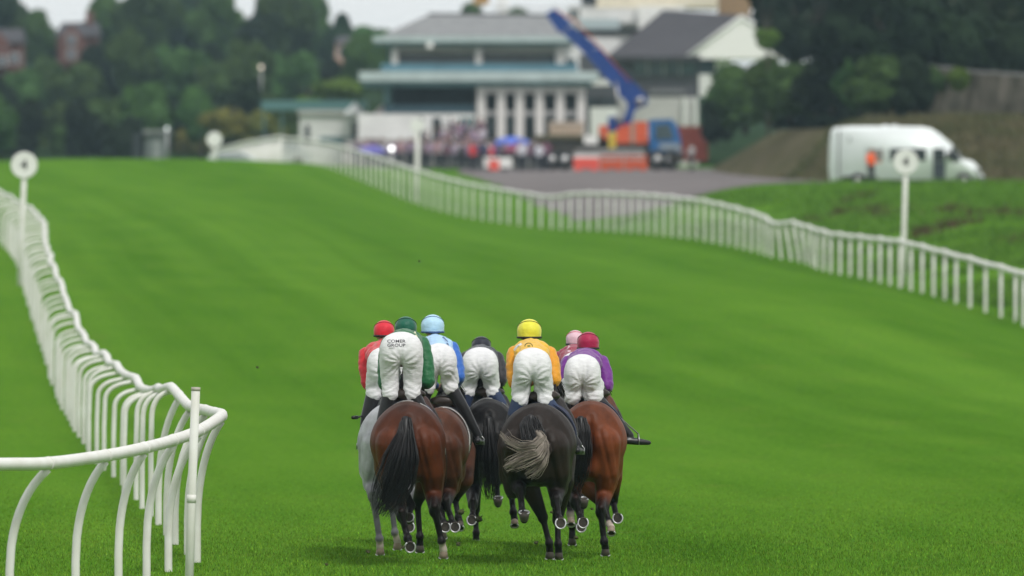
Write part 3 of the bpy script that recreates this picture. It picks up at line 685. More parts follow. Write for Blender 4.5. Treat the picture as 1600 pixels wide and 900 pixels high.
def house(label, x0, x1, yr, ye, yb, d, wallm, gable=True, win=((.5,.35),), chim=False):
    b = Bld('brick_house', label, 'house', (x0+x1)/2, yb, d); wpx = x1-x0
    W = (x1-x0)*d/FPX; H = (yb-ye)*d/FPX; RH = (ye-yr)*d/FPX
    m = MB(); m.box((-W/2, 0, -2), (W/2, 7, H)); m.build('wall', wallm, b.root)
    m = MB(); m.add([(-W*.56,-.4,H),(W*.56,-.4,H),(W*.56,7.4,H),(-W*.56,7.4,H),(-W*.4,3.5,H+RH),(W*.52,3.5,H+RH)], [(0,1,5,4),(1,2,5),(2,3,4,5),(3,0,4),(0,3,2,1)]); rf = m.build('roof', SLATE_DARK, b.root)
    if chim: MB().box((W*.2, 3, H+RH*.5), (W*.2+.7, 3.7, H+RH+1.0)).build('chimney', BRICK, rf)
    if gable:
        m = MB(); gx = -W*.1; m.prism([(gx-W*.3,0),(gx+W*.3,0),(gx+W*.3,H*.95),(gx,H+RH*.75),(gx-W*.3,H*.95)], 'y', -1.2, .0); m.build('gable_front', wallm, b.root)
    for (u, v) in win:
        f = MB().box((-W/2+W*u-.42, -1.33, H*v-.48), (-W/2+W*u+.42, -1.15, H*v+.48)).build('window', GREY_WALL, b.root)
        MB().box((-W/2+W*u-.34, -1.36, H*v-.40), (-W/2+W*u+.34, -1.331, H*v+.40)).build('pane', mat('pale_pane', (.12,.13,.15), .2), f)
house('red brick gabled house with white window on the skyline of the wooded hill', 88, 150, 34, 56, 100, 770, BRICK, True, ((.4,.35),(.4,.85)), True)
house('red and white house half hidden among trees at the edge of the hill', -22, 32, 44, 66, 108, 750, BRICK, True, ((.5,.3),(.85,.4)))
house('small pinkish house peeping between trees left of the grandstand roof', 524, 556, 56, 68, 96, 760, mat('pink_render', (.55,.36,.28), .8), False, ((.4,.5),))
b = Bld('timber_hut', 'small grey slatted hut at the foot of the wooded hill', 'hut', 245, 255, 560)
b.part('wall', mat('hut_boards', (.13,.15,.15), .8), 227, 208, 262, 256, 0, 3); b.part('roof', SLATE, 224, 203, 265, 208.4, -.3, 3.6); b.part('door', mat('hut_door', (.26,.28,.28), .8), 240, 218, 250, 254, -.07, .06); b.part('dark_end', DARK, 206, 208, 224, 256, .4, 2)

# terrace steps the crowd stands on
CONC = CONCRETE
m = MB()
for k in range(4): m.box((-10.5, 525+k*3.2, 2), (8.0, 560, 3.1+.42*(k+1)))
tag(m.build('terrace_steps', CONC), kind='structure')

# ------------------------------------------------------------------ lamps lit in the distance
def lamp(label, x, y, yb, d, r, col, em):
    p = P(x, y, d); zb = PZ(yb, d); root = empty('street_lamp', (p.x, p.y, zb), label, 'street lamp')
    m = MB(); m.tube([(0,.05,-.5),(0,.05,p.z-zb-r*.8)], [.07,.04], 8); m.build('post', STEEL, root)
    m = bpy.data.materials.new('lit_globe'); m.use_nodes = True; bs = m.node_tree.nodes['Principled BSDF']; bs.inputs['Emission Color'].default_value = (*col, 1); bs.inputs['Emission Strength'].default_value = em
    MB().ell((0,0,p.z-zb), r, 14, 10).build('globe', m, root)
lamp('lit white globe lamp shining at the edge of the crowd', 612, 232, 262, 494, .13, (1,1,.97), 4)
lamp('tiny glowing lamp high among the hillside trees', 408, 105, 160, 680, .13, (1,.8,.62), 1.6)
lamp('tiny pale lamp above the slatted hut', 261, 201, 255, 556, .1, (.9,1,1), 1.5)

# ------------------------------------------------------------------ crane lorry
CR_BLUE = mat('crane_blue', (.008, .045, .23), .4, .08, 1.5); CAB_BLUE = mat('cab_blue', (.02, .12, .32), .35, .1, 1.5)
ORANGE = mat('orange_paint', (.62, .10, .035), .5, .1, 1.2); CHASSIS = mat('chassis_grime', (.045, .04, .032), .8, .2, 2)
HIVIS = mat('hi_vis_orange', (.85, .12, .03), .7); YELL = mat('yellow_paint', (.6, .45, .05), .5); BEIGE = mat('beige_load', (.42, .33, .25), .8, .08)
c = Bld('crane_lorry', 'flatbed lorry with blue cab, orange counterweight and raised blue crane boom', 'crane lorry', 950, 266, 503)
c.part('chassis', CHASSIS, 838, 216, 1018, 238, -.2, 2.2, .05)
c.part('flatbed', mat('bed_olive', (.12,.11,.06), .8), 836, 211, 942, 217.5, -.4, 2.6, .03)
tyre_r = 16*503/FPX
for x in (862, 882, 1027, 1047):
    for off in (-.3, 1.9):
        p = c.pt(x, 250, off); n = 22; m = MB(); m.tube([p+Vector((0,-.18,0)), p+Vector((0,.18,0))], tyre_r, 22)
        wv = m.build('wheel', RUBBER, c.root); m = MB(); m.tube([p+Vector((0,-.2,0)), p+Vector((0,.1,0))], tyre_r*.5, 14); m.build('hub', STEEL, wv)
# cab
q = [c.pt(x, y) for x, y in ((1014,187),(1050,186),(1058,196),(1064,222),(1066,250),(1016,250))]
m = MB(); m.prism([(p.x, p.z) for p in q], 'y', -.45, 2.1); cab = m.build('cab', CAB_BLUE, c.root)
q = [c.pt(x, y) for x, y in ((1024,195),(1046,194),(1053,217),(1024,218))]; m = MB(); m.prism([(p.x, p.z) for p in q], 'y', -.5, -.44); m.build('side_window', GLASS, cab)
m = MB(); q = [c.pt(1051.5, 190), c.pt(1063.5, 221)]; m.add([(q[0].x+.02,-.3,q[0].z),(q[1].x+.03,-.3,q[1].z),(q[1].x+.03,1.95,q[1].z),(q[0].x+.02,1.95,q[0].z),(q[0].x-.1,-.3,q[0].z),(q[1].x-.1,-.3,q[1].z),(q[1].x-.1,1.95,q[1].z),(q[0].x-.1,1.95,q[0].z)], [(0,1,2,3),(7,6,5,4),(0,4,5,1),(1,5,6,2),(2,6,7,3),(3,7,4,0)]); m.build('windscreen', GLASS, cab)
c.part('bumper', CHASSIS, 1044, 240, 1068, 252, -.5, 2.7, .04, cab); c.part('headlight', STEEL, 1058, 231, 1066, 237, -.52, .1, 0, cab)
c.part('stripe', mat('grey_panel', (.25,.3,.33), .5), 1030, 224, 1062, 233, -.49, .05, 0, cab)
c.part('wheel_arch', CHASSIS, 1006, 234, 1058, 262, -.1, 2.0)
# superstructure
q = [c.pt(x, y) for x, y in ((962,224),(964,200),(990,190),(1012,190),(1012,224))]; m = MB(); m.prism([(p.x, p.z) for p in q], 'y', -.3, 1.9); m.build('counterweight', ORANGE, c.root)
c.part('orange_pillar', ORANGE, 936, 196, 950, 228, -.2, 1.2); c.part('grey_band', mat('tan_strap', (.36,.26,.2), .7), 985, 191, 992, 224, -.34, .03)
c.part('turntable', CR_BLUE, 950, 182, 972, 206, -.1, 1.2, .08); c.part('yellow_jack', YELL, 951, 206, 962, 232, -.35, .3)
c.part('toolbox', WHITE_PAINT, 912, 212, 934, 226, -.5, .6, .04); c.part('hydraulic_hose_drum', STEEL, 962, 178, 974, 190, -.3, .4, .05)
m = MB(); m.prism([(c.pt(x,y).x, c.pt(x,y).z) for x, y in ((968,204),(986,150),(1004,148),(1013,157),(1010,165),(992,172),(984,204))], 'y', .1, .75); m.build('boom_base', CR_BLUE, c.root)
m = MB(); m.prism([(c.pt(x,y).x, c.pt(x,y).z) for x, y in ((988,171),(1013,151),(936,74),(914,84))], 'y', .15, .7); m.build('boom', CR_BLUE, c.root)
m = MB(); m.prism([(c.pt(x,y).x, c.pt(x,y).z) for x, y in ((916,86),(935,72),(894,41),(877,50))], 'y', .2, .65); m.build('boom_extension', CR_BLUE, c.root)
m = MB(); m.prism([(c.pt(x,y).x, c.pt(x,y).z) for x, y in ((874,52),(895,38),(866,13),(852,22))], 'y', .12, .72); m.build('boom_head', CR_BLUE, c.root)
m = MB(); m.tube([c.pt(972, 196, .0), c.pt(962, 128, .0)], [.1,.06], 8); m.tube([c.pt(1000, 158, -.02), c.pt(1000, 158, .8)], .26, 12); m.build('hydraulic_ram', STEEL, c.root)
m = MB(); m.tube([c.pt(866, 14, .4), c.pt(900, 34, .1), c.pt(925, 60, .1), c.pt(985, 128, .1)], .035, 5); m.build('cable', ORANGE, c.root)
c.part('side_guard', mat('pale_grey_rail', (.42,.42,.42), .5), 898, 240, 1008, 244, -.55, .12); c.part('side_guard', mat('pale_grey_rail2', (.36,.36,.36), .5), 900, 233, 1006, 236, -.55, .12)
ld = Bld('lorry_load', 'beige boxed load lying on the flatbed of the crane lorry', 'load', 885, 211, 503)
ld.part('crate', BEIGE, 858, 194, 912, 210.8, 0, 1.6, .05); ld.part('lid', mat('pale_lid', (.5,.42,.35), .8), 856, 190, 914, 194, -.05, 1.7, .03)
# barriers in front
RED_B = mat('red_barrier', (.75, .10, .07), .5); OR_B = mat('orange_barrier', (.55, .09, .03), .55)
for i, (x0, x1, mm, lb) in enumerate(((896, 936, RED_B, 'bright red plastic barrier in front of the lorry wheels'), (938, 974, OR_B, 'dull orange barrier in the middle of the row before the lorry'), (976, 1012, OR_B, 'orange barrier nearest the lorry cab'))):
    b = Bld('road_barrier', lb, 'barrier', (x0+x1)/2, 269, 496, 'barriers in front of the lorry')
    b.part('panel', mm, x0, 250 if i else 247, x1, 264, 0, .35, .05); b.part('foot', mm, x0+2, 263, x0+12, 269, -.1, .6, .03); b.part('foot', mm, x1-12, 263, x1-2, 269, -.1, .6, .03)
    b.part('top_rail', WHITE_PAINT if i == 0 else mm, x0, 243, x1, 246.5, .08, .15, .02)
    for x in (x0+2, x1-4): b.part('upright', mm, x, 244, x+2, 252, .1, .12)
b = Bld('shipping_container', 'rust red container behind the lorry cab', 'container', 1082, 250, 512)
RED_C = mat('rust_red', (.26, .05, .03), .7, .15, 2)
b.part('box', RED_C, 1060, 197, 1106, 252, 0, 2.4, .03)
for k in range(9): b.part('rib', RED_C, 1062+k*5, 199, 1064+k*5, 250, -.05, .06)

# ------------------------------------------------------------------ white van
VAN_W = mat('van_white', (.80, .84, .86), .3, .05, .6, spec=.6)
v = Bld('van', 'white high roofed minibus van with side windows parked on the bank', 'van', 1415, 288, 346)
prof = [(1299,279),(1297,262),(1298,230),(1301,205),(1306,199),(1330,197),(1400,197),(1440,198),(1455,201),(1468,209),(1488,226),(1503,248),(1520,252),(1530,262),(1537,275),(1538,284),(1299,284)]
m = MB(); m.prism([(v.pt(x,y).x, v.pt(x,y).z) for x, y in prof], 'y', 0, 2.0); body = m.build('body', VAN_W, v.root)
bm = bmesh.new(); bm.from_mesh(body.data); bmesh.ops.bevel(bm, geom=[e for e in bm.edges if abs((e.verts[0].co-e.verts[1].co).y) < .01], offset=.09, segments=3, affect='EDGES'); bm.to_mesh(body.data); bm.free()
body.data.polygons.foreach_set('use_smooth', [True]*len(body.data.polygons))
def vpoly(name, pts, mm, off=-.03, th=.04, parent=None):
    m = MB(); m.prism([(v.pt(x,y).x, v.pt(x,y).z) for x, y in pts], 'y', off, off+th); return m.build(name, mm, parent or v.root)
VGL = mat('van_glass', (.02,.025,.03), .1, spec=.7); VG2 = mat('van_glass_pale', (.22,.2,.19), .2)
vpoly('window', [(1356,233),(1380,233),(1380,251),(1356,251)], VG2); vpoly('window', [(1390,232),(1447,232),(1447,251),(1390,251)], VGL)
vpoly('door_window', [(1458,232),(1476,232),(1476,252),(1458,252)], VGL)
vpoly('cab_door', [(1458,253),(1477,253),(1477,280),(1458,280)], mat('open_cab_dark', (.04,.05,.065), .5)); vpoly('front_quarter_window', [(1486,231),(1490,229),(1502,250),(1487,254)], VGL)
m = MB(); a, b2 = v.pt(1489.5,227), v.pt(1503.2,247); m.add([(a.x+.02,.15,a.z),(b2.x+.02,.15,b2.z),(b2.x+.02,1.85,b2.z),(a.x+.02,1.85,a.z),(a.x-.05,.15,a.z),(b2.x-.05,.15,b2.z),(b2.x-.05,1.85,b2.z),(a.x-.05,1.85,a.z)], [(0,1,2,3),(7,6,5,4),(0,4,5,1),(1,5,6,2),(2,6,7,3),(3,7,4,0)]); m.build('windscreen', VGL, v.root)
vpoly('rear_seam', [(1310,203),(1312.5,203),(1311.5,280),(1309,280)], mat('seam_grey', (.16,.16,.17), .6), -.012, .02); vpoly('door_seam', [(1352.5,228),(1353.5,228),(1353.5,281),(1352.5,281)], mat('seam_grey2', (.2,.2,.21), .6), -.012, .02)
vpoly('sill', [(1310,281),(1528,281),(1528,285),(1310,285)], mat('black_trim', (.02,.02,.022), .6)); vpoly('side_step', [(1315,275),(1370,275),(1370,281),(1315,281)], mat('shadow_trim', (.03,.03,.03), .7), -.02, .03)
vpoly('side_badge', [(1325,214),(1330,214),(1330,222),(1325,222)], mat('pale_badge', (.45,.47,.48), .5), -.012, .02)
vpoly('headlight', [(1524,262),(1531,264),(1535,272),(1526,270)], mat('lamp_glass', (.3,.3,.32), .2), -.02, .06); vpoly('bumper', [(1526,276),(1541,276),(1541,284),(1526,284)], mat('bumper_grey', (.1,.1,.11), .6), -.04, 2.1)
for x in (1340, 1506):
    for off in (-.02, 1.75):
        p = v.pt(x, 283, off); m = MB(); m.tube([p, p+Vector((0,.26,0))], 13*346/FPX, 20); wv = m.build('wheel', RUBBER, v.root); MB().tube([p+Vector((0,-.02,0)), p+Vector((0,.2,0))], 6.5*346/FPX, 12).build('hub', STEEL, wv)
m = MB(); a = v.pt(1483, 243, -.2); m.box((a.x-.08, a.y-.12, a.z-.15), (a.x+.08, a.y+.18, a.z+.15), 0, .03); m.build('mirror', mat('mirror_black', (.02,.02,.02), .4), v.root)
for k in range(2): MB().ell(v.pt(1385+k*14, 197, 1.0), (.12,.12,.06), 10, 6).build('roof_vent', VAN_W, v.root)

# ------------------------------------------------------------------ people far away
SKIN = mat('skin', (.42, .24, .17), .6, .06, 8); TROUS = mat('dark_trousers', (.03, .032, .045), .8)
def cloth_by_object():
    m = bpy.data.materials.new('coat_cloth'); m.use_nodes = True; n = m.node_tree; b = n.nodes['Principled BSDF']; b.inputs['Roughness'].default_value = .8
    oi = n.nodes.new('ShaderNodeObjectInfo'); n.links.new(oi.outputs['Color'], b.inputs['Base Color']); return m
COAT = cloth_by_object(); HAIR = mat('dark_hair', (.03, .02, .014), .7)
def figure(seed):
    r = random.Random(seed); m = MB(); a = r.uniform(.05, .16); sw = r.uniform(-.1, .1)
    for s in (-1, 1):
        m.chain([(s*.09,0,.9),(s*.1,.02,.5),(s*.11,-.02,.09)], [.085,.062,.042]); m.cap((s*.11,-.02,.04),(s*.12,.14,.03),.042,.035)
        el = (s*(.25+a*.5), -.03+sw*s, 1.12); hd = (s*(.22+a), .10+r.uniform(0,.12), .95+r.uniform(0,.3)); m.chain([(s*.18,0,1.4), el, hd], [.058,.045,.036]); m.ell(hd, (.04,.045,.05), 8, 6)
    m.rings([(0,0,0,0,0)][:0] or [(0,-.10,1.16,.12,.26),(0,-.06,1.16,.18,.32),(0,.0,1.16,.195,.34),(0,.06,1.16,.18,.32),(0,.10,1.16,.12,.26)], 16)
    m.cap((0,0,1.45),(0,.02,1.56),.055,.05); m.ell((0,.02,1.66), (.078,.095,.115), 12, 8); m.ell((0,.12,1.65), (.015,.02,.02), 6, 5)
    me = m.remesh('person', .03, 3); z = co_of(me)[:, 2]; y = co_of(me)[:, 1]
    for mm in (COAT, SKIN, TROUS, HAIR): me.materials.append(mm)
    cz = np.array([z[list(p.vertices)].mean() for p in me.polygons]); cy = np.array([y[list(p.vertices)].mean() for p in me.polygons])
    mi = np.where(cz < .88, 2, np.where(cz > 1.5, 1, 0)); mi[(cz > 1.68) | ((cz > 1.58) & (cy < .01))] = 3
    me.polygons.foreach_set('material_index', mi.astype(np.int32)); return me
FIG = [figure(s) for s in range(4)]
GC = 'spectators in front of the grandstand'
cols = [('purple', (.16,.09,.20)), ('mauve', (.30,.22,.31)), ('pale lilac', (.42,.38,.44)), ('white', (.62,.6,.62)), ('grey', (.2,.19,.21)), ('navy', (.03,.035,.09)), ('dusky pink', (.36,.22,.25)), ('black', (.025,.022,.028)), ('plum', (.14,.05,.09)), ('blue', (.1,.14,.4))]
def spectator(X, d, z, ci=None, col=None, label=None):
    cname, cc = cols[ci] if ci is not None else ('', col)
    o = link('person', random.choice(FIG), None); o.location = (X, d, z); o.rotation_euler.z = random.uniform(0, 6.28); s = random.uniform(.93, 1.06); o.scale = (s*1.05, s*1.05, s); o.color = (*cc, 1)
    tag(o, label or f'distant spectator in a {cname} top standing in the crowd below the grandstand', 'person', GC if not label else None); return o
wts = [6, 5, 2.5, 1.6, 5, 6, 3.5, 7, 5, 1.5]
for d, x0, x1, dz in ((498,648,850,0),(506,560,850,0),(514,545,850,0),(521,545,850,0),(526.5,640,745,.42),(530,670,750,.84),(533.5,690,745,1.26)):
    X = PX(x0, d)
    while X < PX(x1, d):
        X += random.uniform(.34, .66) * (1.5 if d == 498 else 1)
        dj = d + random.uniform(-1.2, 1.2); z = (gz(X, dj)+.03 if dz == 0 else 3.1+dz); spectator(X, dj if dz == 0 else d, z, random.choices(range(10), wts)[0])
def sp_at(x, yfoot, d, col, label): X = PX(x, d); return spectator(X, d, gz(X, d)+.03, None, col, label)
sp_at(738, 266, 493, (.6,.03,.02), 'person in a bright red coat at the front of the crowd'); sp_at(768, 266, 493, (.65,.05,.05), 'person in a red top beside the white barrier')
sp_at(815, 266, 494, (.6,.6,.65), 'person in a pale top standing near the rear of the lorry'); sp_at(843, 266, 493, (.55,.55,.6), 'person in a white shirt next to the lorry flatbed'); sp_at(1081, 266, 494, (.62,.62,.62), 'person in a white top standing in front of the red container')
o = sp_at(1361, 284, 343, (.85,.12,.03), 'person in an orange hi-vis coat beside the sliding door of the van'); o.location.z = gz(o.location.x, 343) + .03; o.scale = (1.1, 1.1, .78)
o = spectator(PX(1036, 501.5), 501.6, PZ(232, 502), None, (.8,.1,.03), 'person in orange seen through the cab of the crane lorry'); o.scale = (.55,.55,.55)
bpy.data.objects.remove(o)
for i, (x, y, d, rr_, col, lb) in enumerate(((800, 224, 505, 1.15, (.09,.16,.62), 'blue umbrella held up over the crowd by the colonnade'), (580, 238, 503, .95, (.13,.12,.42), 'violet blue umbrella at the far end of the crowd'), (806, 236, 497, .8, (.22,.03,.08), 'dark red umbrella just below the blue one'))):
    p = P(x, y, d); root = empty('umbrella', (p.x, p.y, p.z-1.0), lb, 'umbrella'); mt = mat('umbrella_cloth', col, .6)
    m = MB(); n = 16; vs_ = [(0,0,1.42)]
    for ring, (q, h) in enumerate(((.5,1.34),(.82,1.18),(1.0,.98))): vs_ += [(rr_*q*math.cos(2*math.pi*k/n), rr_*q*math.sin(2*math.pi*k/n), h-(.05 if k % 2 and ring == 2 else 0)) for k in range(n)]
    fs_ = [(0,1+k,1+(k+1) % n) for k in range(n)]
    for r_ in range(2): fs_ += [(1+r_*n+k, 1+(r_+1)*n+k, 1+(r_+1)*n+(k+1) % n, 1+r_*n+(k+1) % n) for k in range(n)]
    m.add(vs_, fs_, 0, True); m.build('canopy', mt, root); MB().tube([(0,0,-.2),(0,0,1.46)], .015, 6).build('shaft', STEEL, root)
b = Bld('crowd_barrier', 'white and red panel barrier at the front edge of the crowd', 'barrier', 783, 267, 491)
b.part('panel', WHITE_PAINT, 756, 246, 800, 262, 0, .06); b.part('red_panel', RED_B, 764, 250, 780, 266, -.06, .05)
for x in (757, 777, 798): b.part('leg', STEEL, x, 246, x+1.5, 268, .07, .05)

# pale cars partly hidden beyond the crest
def car(label, x, y, d, col, flip=1):
    root = empty('parked_car', P(x, y, d), label, 'car'); mt = mat('car_paint', col, .3, .03, spec=.6); f = flip
    m = MB(); m.prism([(f*a, b_) for a, b_ in ((-2.1,.35),(-2.15,.75),(-1.9,.95),(1.0,.98),(2.0,.8),(2.15,.5),(2.1,.3))], 'y', 0, 1.7); m.build('body', mt, root)
    m = MB(); m.prism([(f*a, b_) for a, b_ in ((-1.8,.96),(-1.35,1.42),(.1,1.45),(1.0,.98))], 'y', .12, 1.58); cb = m.build('cabin', mt, root)
    m = MB(); m.prism([(f*a, b_) for a, b_ in ((-1.5,1.0),(-1.22,1.34),(.05,1.36),(.72,1.0))], 'y', .09, .115); m.build('side_window', mat('pale_car_glass', (.3,.33,.35), .2), cb)
    for X in (-1.35, 1.3): MB().tube([(f*X,-.02,.32),(f*X,.2,.32)], .32, 16).build('wheel', RUBBER, root); MB().tube([(f*X,1.5,.32),(f*X,1.72,.32)], .32, 16).build('wheel', RUBBER, root)
car('white car half hidden beyond the crest beside the small skyline pole', 374, 277, 468, (.75,.77,.78)); car('pale silver car beyond the crest behind the far rail bend', 428, 262, 486, (.45,.47,.48), -1)

# ------------------------------------------------------------------ horses
def coat_mat(name, rough=.42, bumps=.25):
    m = bpy.data.materials.new(name); m.use_nodes = True; n = m.node_tree; b = n.nodes['Principled BSDF']; L = n.links.new
    at = n.nodes.new('ShaderNodeAttribute'); at.attribute_name = 'coat'
    tc = n.nodes.new('ShaderNodeTexCoord'); nz = n.nodes.new('ShaderNodeTexNoise'); nz.inputs['Scale'].default_value = 9; nz.inputs['Detail'].default_value = 6; L(tc.outputs['Object'], nz.inputs['Vector'])
    mr = n.nodes.new('ShaderNodeMapRange'); mr.inputs[1].default_value = .3; mr.inputs[2].default_value = .7; mr.inputs[3].default_value = .72; mr.inputs[4].default_value = 1.22; L(nz.outputs['Fac'], mr.inputs[0])
    sc = n.nodes.new('ShaderNodeVectorMath'); sc.operation = 'SCALE'; L(at.outputs['Color'], sc.inputs[0]); L(mr.outputs[0], sc.inputs['Scale']); L(sc.outputs[0], b.inputs['Base Color'])
    b.inputs['Roughness'].default_value = rough; b.inputs['Specular IOR Level'].default_value = .17
    mp = n.nodes.new('ShaderNodeMapping'); mp.inputs['Scale'].default_value = (1, 1, .25); L(tc.outputs['Object'], mp.inputs['Vector'])
    b1 = n.nodes.new('ShaderNodeTexNoise'); b1.inputs['Scale'].default_value = 16; b1.inputs['Detail'].default_value = 6; L(mp.outputs[0], b1.inputs['Vector'])
    bp = n.nodes.new('ShaderNodeBump'); bp.inputs['Strength'].default_value = bumps; bp.inputs['Distance'].default_value = .03; L(b1.outputs['Fac'], bp.inputs['Height']); L(bp.outputs[0], b.inputs['Normal'])
    return m
COATM = coat_mat('horse_coat', .5, .3); HOOFM = mat('hoof_horn', (.06, .05, .04), .5, .2, 12); HOOF_PALE = mat('pale_hoof', (.26, .20, .15), .55, .15, 12)
SOLE = mat('hoof_sole', (.035, .03, .022), .8, .3, 30); SHOE = mat('horseshoe_metal', (.58, .58, .6), .36, .1, 20, metal=.75)
LEATHER = mat('dark_leather', (.025, .017, .013), .45); TACK_WHITE = mat('tack_white', (.7, .7, .7), .6); NAVY = mat('navy_cloth', (.012, .018, .055), .75, .15, 8)
HAIR_BLACK = mat('black_tail_hair', (.009, .0085, .010), .45, .3, 3); HAIR_BLOND = mat('mealy_tail_hair', (.13, .105, .085), .5, .25, 10, col2=(.30, .26, .22)); HAIR_GREY = mat('grey_tail_hair', (.16, .16, .17), .5, .3, 8)
HAIR_BROWN = mat('brown_tail_hair', (.028, .016, .011), .45, .3, 8)
def seg_dist(p, a, b):
    a = np.array(a); b = np.array(b); ab = b-a; t = np.clip(((p-a)@ab)/max(ab@ab, 1e-9), 0, 1); return np.linalg.norm(p-(a+t[:, None]*ab), axis=1)
TR = [(0.0,-.46,.13,.26),(.05,-.44,.24,.34),(.14,-.42,.33,.39),(.26,-.415,.365,.415),(.42,-.40,.36,.40),(.6,-.37,.31,.345),(.82,-.355,.30,.315),(1.08,-.37,.305,.345),(1.34,-.35,.27,.355),(1.54,-.35,.23,.33),(1.70,-.38,.17,.26),(1.78,-.42,.09,.15)]
def trunk_pt(Hc, hw, y, th, off=0, yaw=0):
    ys = [r[0] for r in TR]; zc, w_, h_ = (float(np.interp(y, ys, [r[k] for r in TR])) for k in (1, 2, 3)); w_ *= hw/.35
    ca, sa = math.sin(th), math.cos(th); e = 2/1.85
    return Vector((yaw*y + (w_+off)*math.copysign(abs(ca)**e, ca), y, Hc+zc+(h_+off)*math.copysign(abs(sa)**e, sa)))
HORSES = {}
def horse(key, label, cx, d0, ytop, hw, coat, low, legs, tail, cloth, socks=(), pale=(), hair=HAIR_BLACK, topdark=None, dapple=False, yaw=0):
    X = PX(cx, d0); zg = gz(X, d0); O = Vector((X, d0, zg)); root = empty('horse', O, label, 'horse')
    Hc = PZ(ytop, d0+.35) - zg; HORSES[key] = dict(O=O, Hc=Hc, hw=hw, cx=cx, d0=d0, yaw=yaw)
    def lp(px, py, dy): return P(px, py, d0+dy) - O
    m = MB(); m.rings([(yaw*y, y, Hc+zc, w_*hw/.35, h_) for y, zc, w_, h_ in TR], 28, 1.85)
    hs = hw - .185
    segs = []; hoofs = []
    for i, Lg in enumerate(legs):
        hind = i < 2; s = -1 if i % 2 == 0 else 1; j, f, cor, n = lp(*Lg[0]), lp(*Lg[1]), lp(*Lg[2]), Vector(Lg[3]).normalized()
        if hind:
            hip = Vector((s*(hs-.02), .34, Hc-.41)); st = Vector((s*(hs+.045)*.8 + j.x*.2, .52, Hc-.70)); kn = st.lerp(j, .5)
            m.cap(hip, st, .205, .15)
            bt = Vector((s*(hs-.03), .10, Hc-.41)); m.chain([bt, bt.lerp(kn, .6)+Vector((s*.02, -.04, 0)), kn+Vector((0,-.015,-.03)), st.lerp(j, .8)], [.178, .135, .09, .058])
            m.cap(Vector((s*(hs+.05), .26, Hc-.47)), Vector((s*(hs+.05)*.7+j.x*.3, .30, Hc-.84)), .14, .10)
            m.chain([st, kn, j], [.14, .10, .054]); hk = j + Vector((0, -.055, .045)); m.cap(st.lerp(j, .55)+Vector((0,-.06,0)), hk, .032, .040); m.cap(hk, j.lerp(f, .45)+Vector((0,-.028,0)), .034, .022)
            m.ell(j, (.060, .064, .074), 12, 8); m.chain([j, j.lerp(f,.35), f], [.046, .034, .032]); m.ell(f+Vector((0,-.008,0)), (.047, .054, .050), 12, 8); m.chain([f, cor], [.033, .041])
        else:
            sh = Vector((s*.15+yaw*1.5, 1.52, Hc-.5)); el = Vector((s*.18+yaw*1.36, 1.36, Hc-.80)); m.cap(sh, el, .16, .11)
            m.chain([el, el.lerp(j, .5), j], [.115, .082, .052]); m.ell(j, (.056, .055, .066), 12, 8); m.chain([j, j.lerp(f,.3), f], [.042, .032, .030]); m.ell(f+Vector((0,-.008,0)), (.044, .050, .048), 12, 8); m.chain([f, cor], [.032, .040])
        segs.append((j, f, cor)); hoofs.append((cor, n, i in pale))
    m.cap((0, .06, Hc-.14), (0, .25, Hc-.085), .03, .08)                       # dock root
    n0 = len(m.v)
    m.chain([(0,1.3,Hc-.16),(0,1.68,Hc-.10),(0,2.05,Hc+.02)], [.25,.19,.135]); m.cap((0,1.42,Hc-.1),(0,1.95,Hc+.08),.12,.09)   # neck
    hd0, hd1 = Vector((0,2.12,Hc+.03)), Vector((0,2.62,Hc-.16)); m.chain([hd0, hd0.lerp(hd1,.45), hd1], [.125,.10,.07]); m.cap(hd0+Vector((0,.03,-.06)), hd0.lerp(hd1,.5)+Vector((0,0,-.05)), .10,.06); m.ell(hd1+Vector((0,.02,-.005)), (.07,.06,.065), 12, 8)
    for s in (-1, 1): m.cap(hd0+Vector((s*.06,-.03,.09)), hd0+Vector((s*.075,-.06,.22)), .035, .012); m.ell(hd0.lerp(hd1,.33)+Vector((s*.085,0,.035)), .03, 8, 6)
    m.v = m.v[:n0] + [(p[0]+yaw*p[1], p[1], p[2]) for p in m.v[n0:]]; hd0, hd1 = hd0+Vector((yaw*2.1,0,0)), hd1+Vector((yaw*2.6,0,0))
    me = m.remesh('body', .013, 3, .5, lambda v: smst((v[:, 2]-Hc+.98)/.35)*smst((1.95-v[:, 1])/.3)); v = co_of(me)
    nv = np.empty(len(v)*3); me.vertices.foreach_get('normal', nv); nv = nv.reshape(-1, 3); back = smst((.5-v[:, 1])/.3)*smst((-nv[:, 1]+.45)/.5); hgt = Hc-v[:, 2]; ax = np.abs(v[:, 0])
    dsp = np.zeros(len(v))
    for (xa, za, xb, zb, wd, dp) in ((.0,.16,.0,.85,.030,.030),(.10,.30,.235,.86,.022,.015),(.22,.30,.30,.80,.022,.010),(.05,.06,.30,.36,.05,.008)):
        t = np.clip(((ax-xa)*(xb-xa)+(hgt-za)*(zb-za))/((xb-xa)**2+(zb-za)**2), 0, 1); dd_ = np.hypot(ax-xa-t*(xb-xa), hgt-za-t*(zb-za)); dsp -= dp*np.exp(-(dd_/wd)**2)*np.sin(np.pi*np.clip(t*.9+.08, 0, 1))**.5
    dsp = dsp*back + np.array([mnoise.noise(Vector((p[0]*6+cx, p[1]*6, p[2]*4))) for p in v])*.006*smst((v[:, 2]-.75)/.2)
    v = v + nv*dsp[:, None]; me.vertices.foreach_set('co', v.ravel()); me.update()
    dl = np.min([np.minimum(seg_dist(v, a, b), seg_dist(v, b, c_)) for a, b, c_ in segs], 0)
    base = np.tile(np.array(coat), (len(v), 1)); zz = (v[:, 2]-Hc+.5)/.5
    if topdark is not None: k = smst((zz-.25)/.8)[:, None]*.75; base = base*(1-k) + np.array(topdark)*k
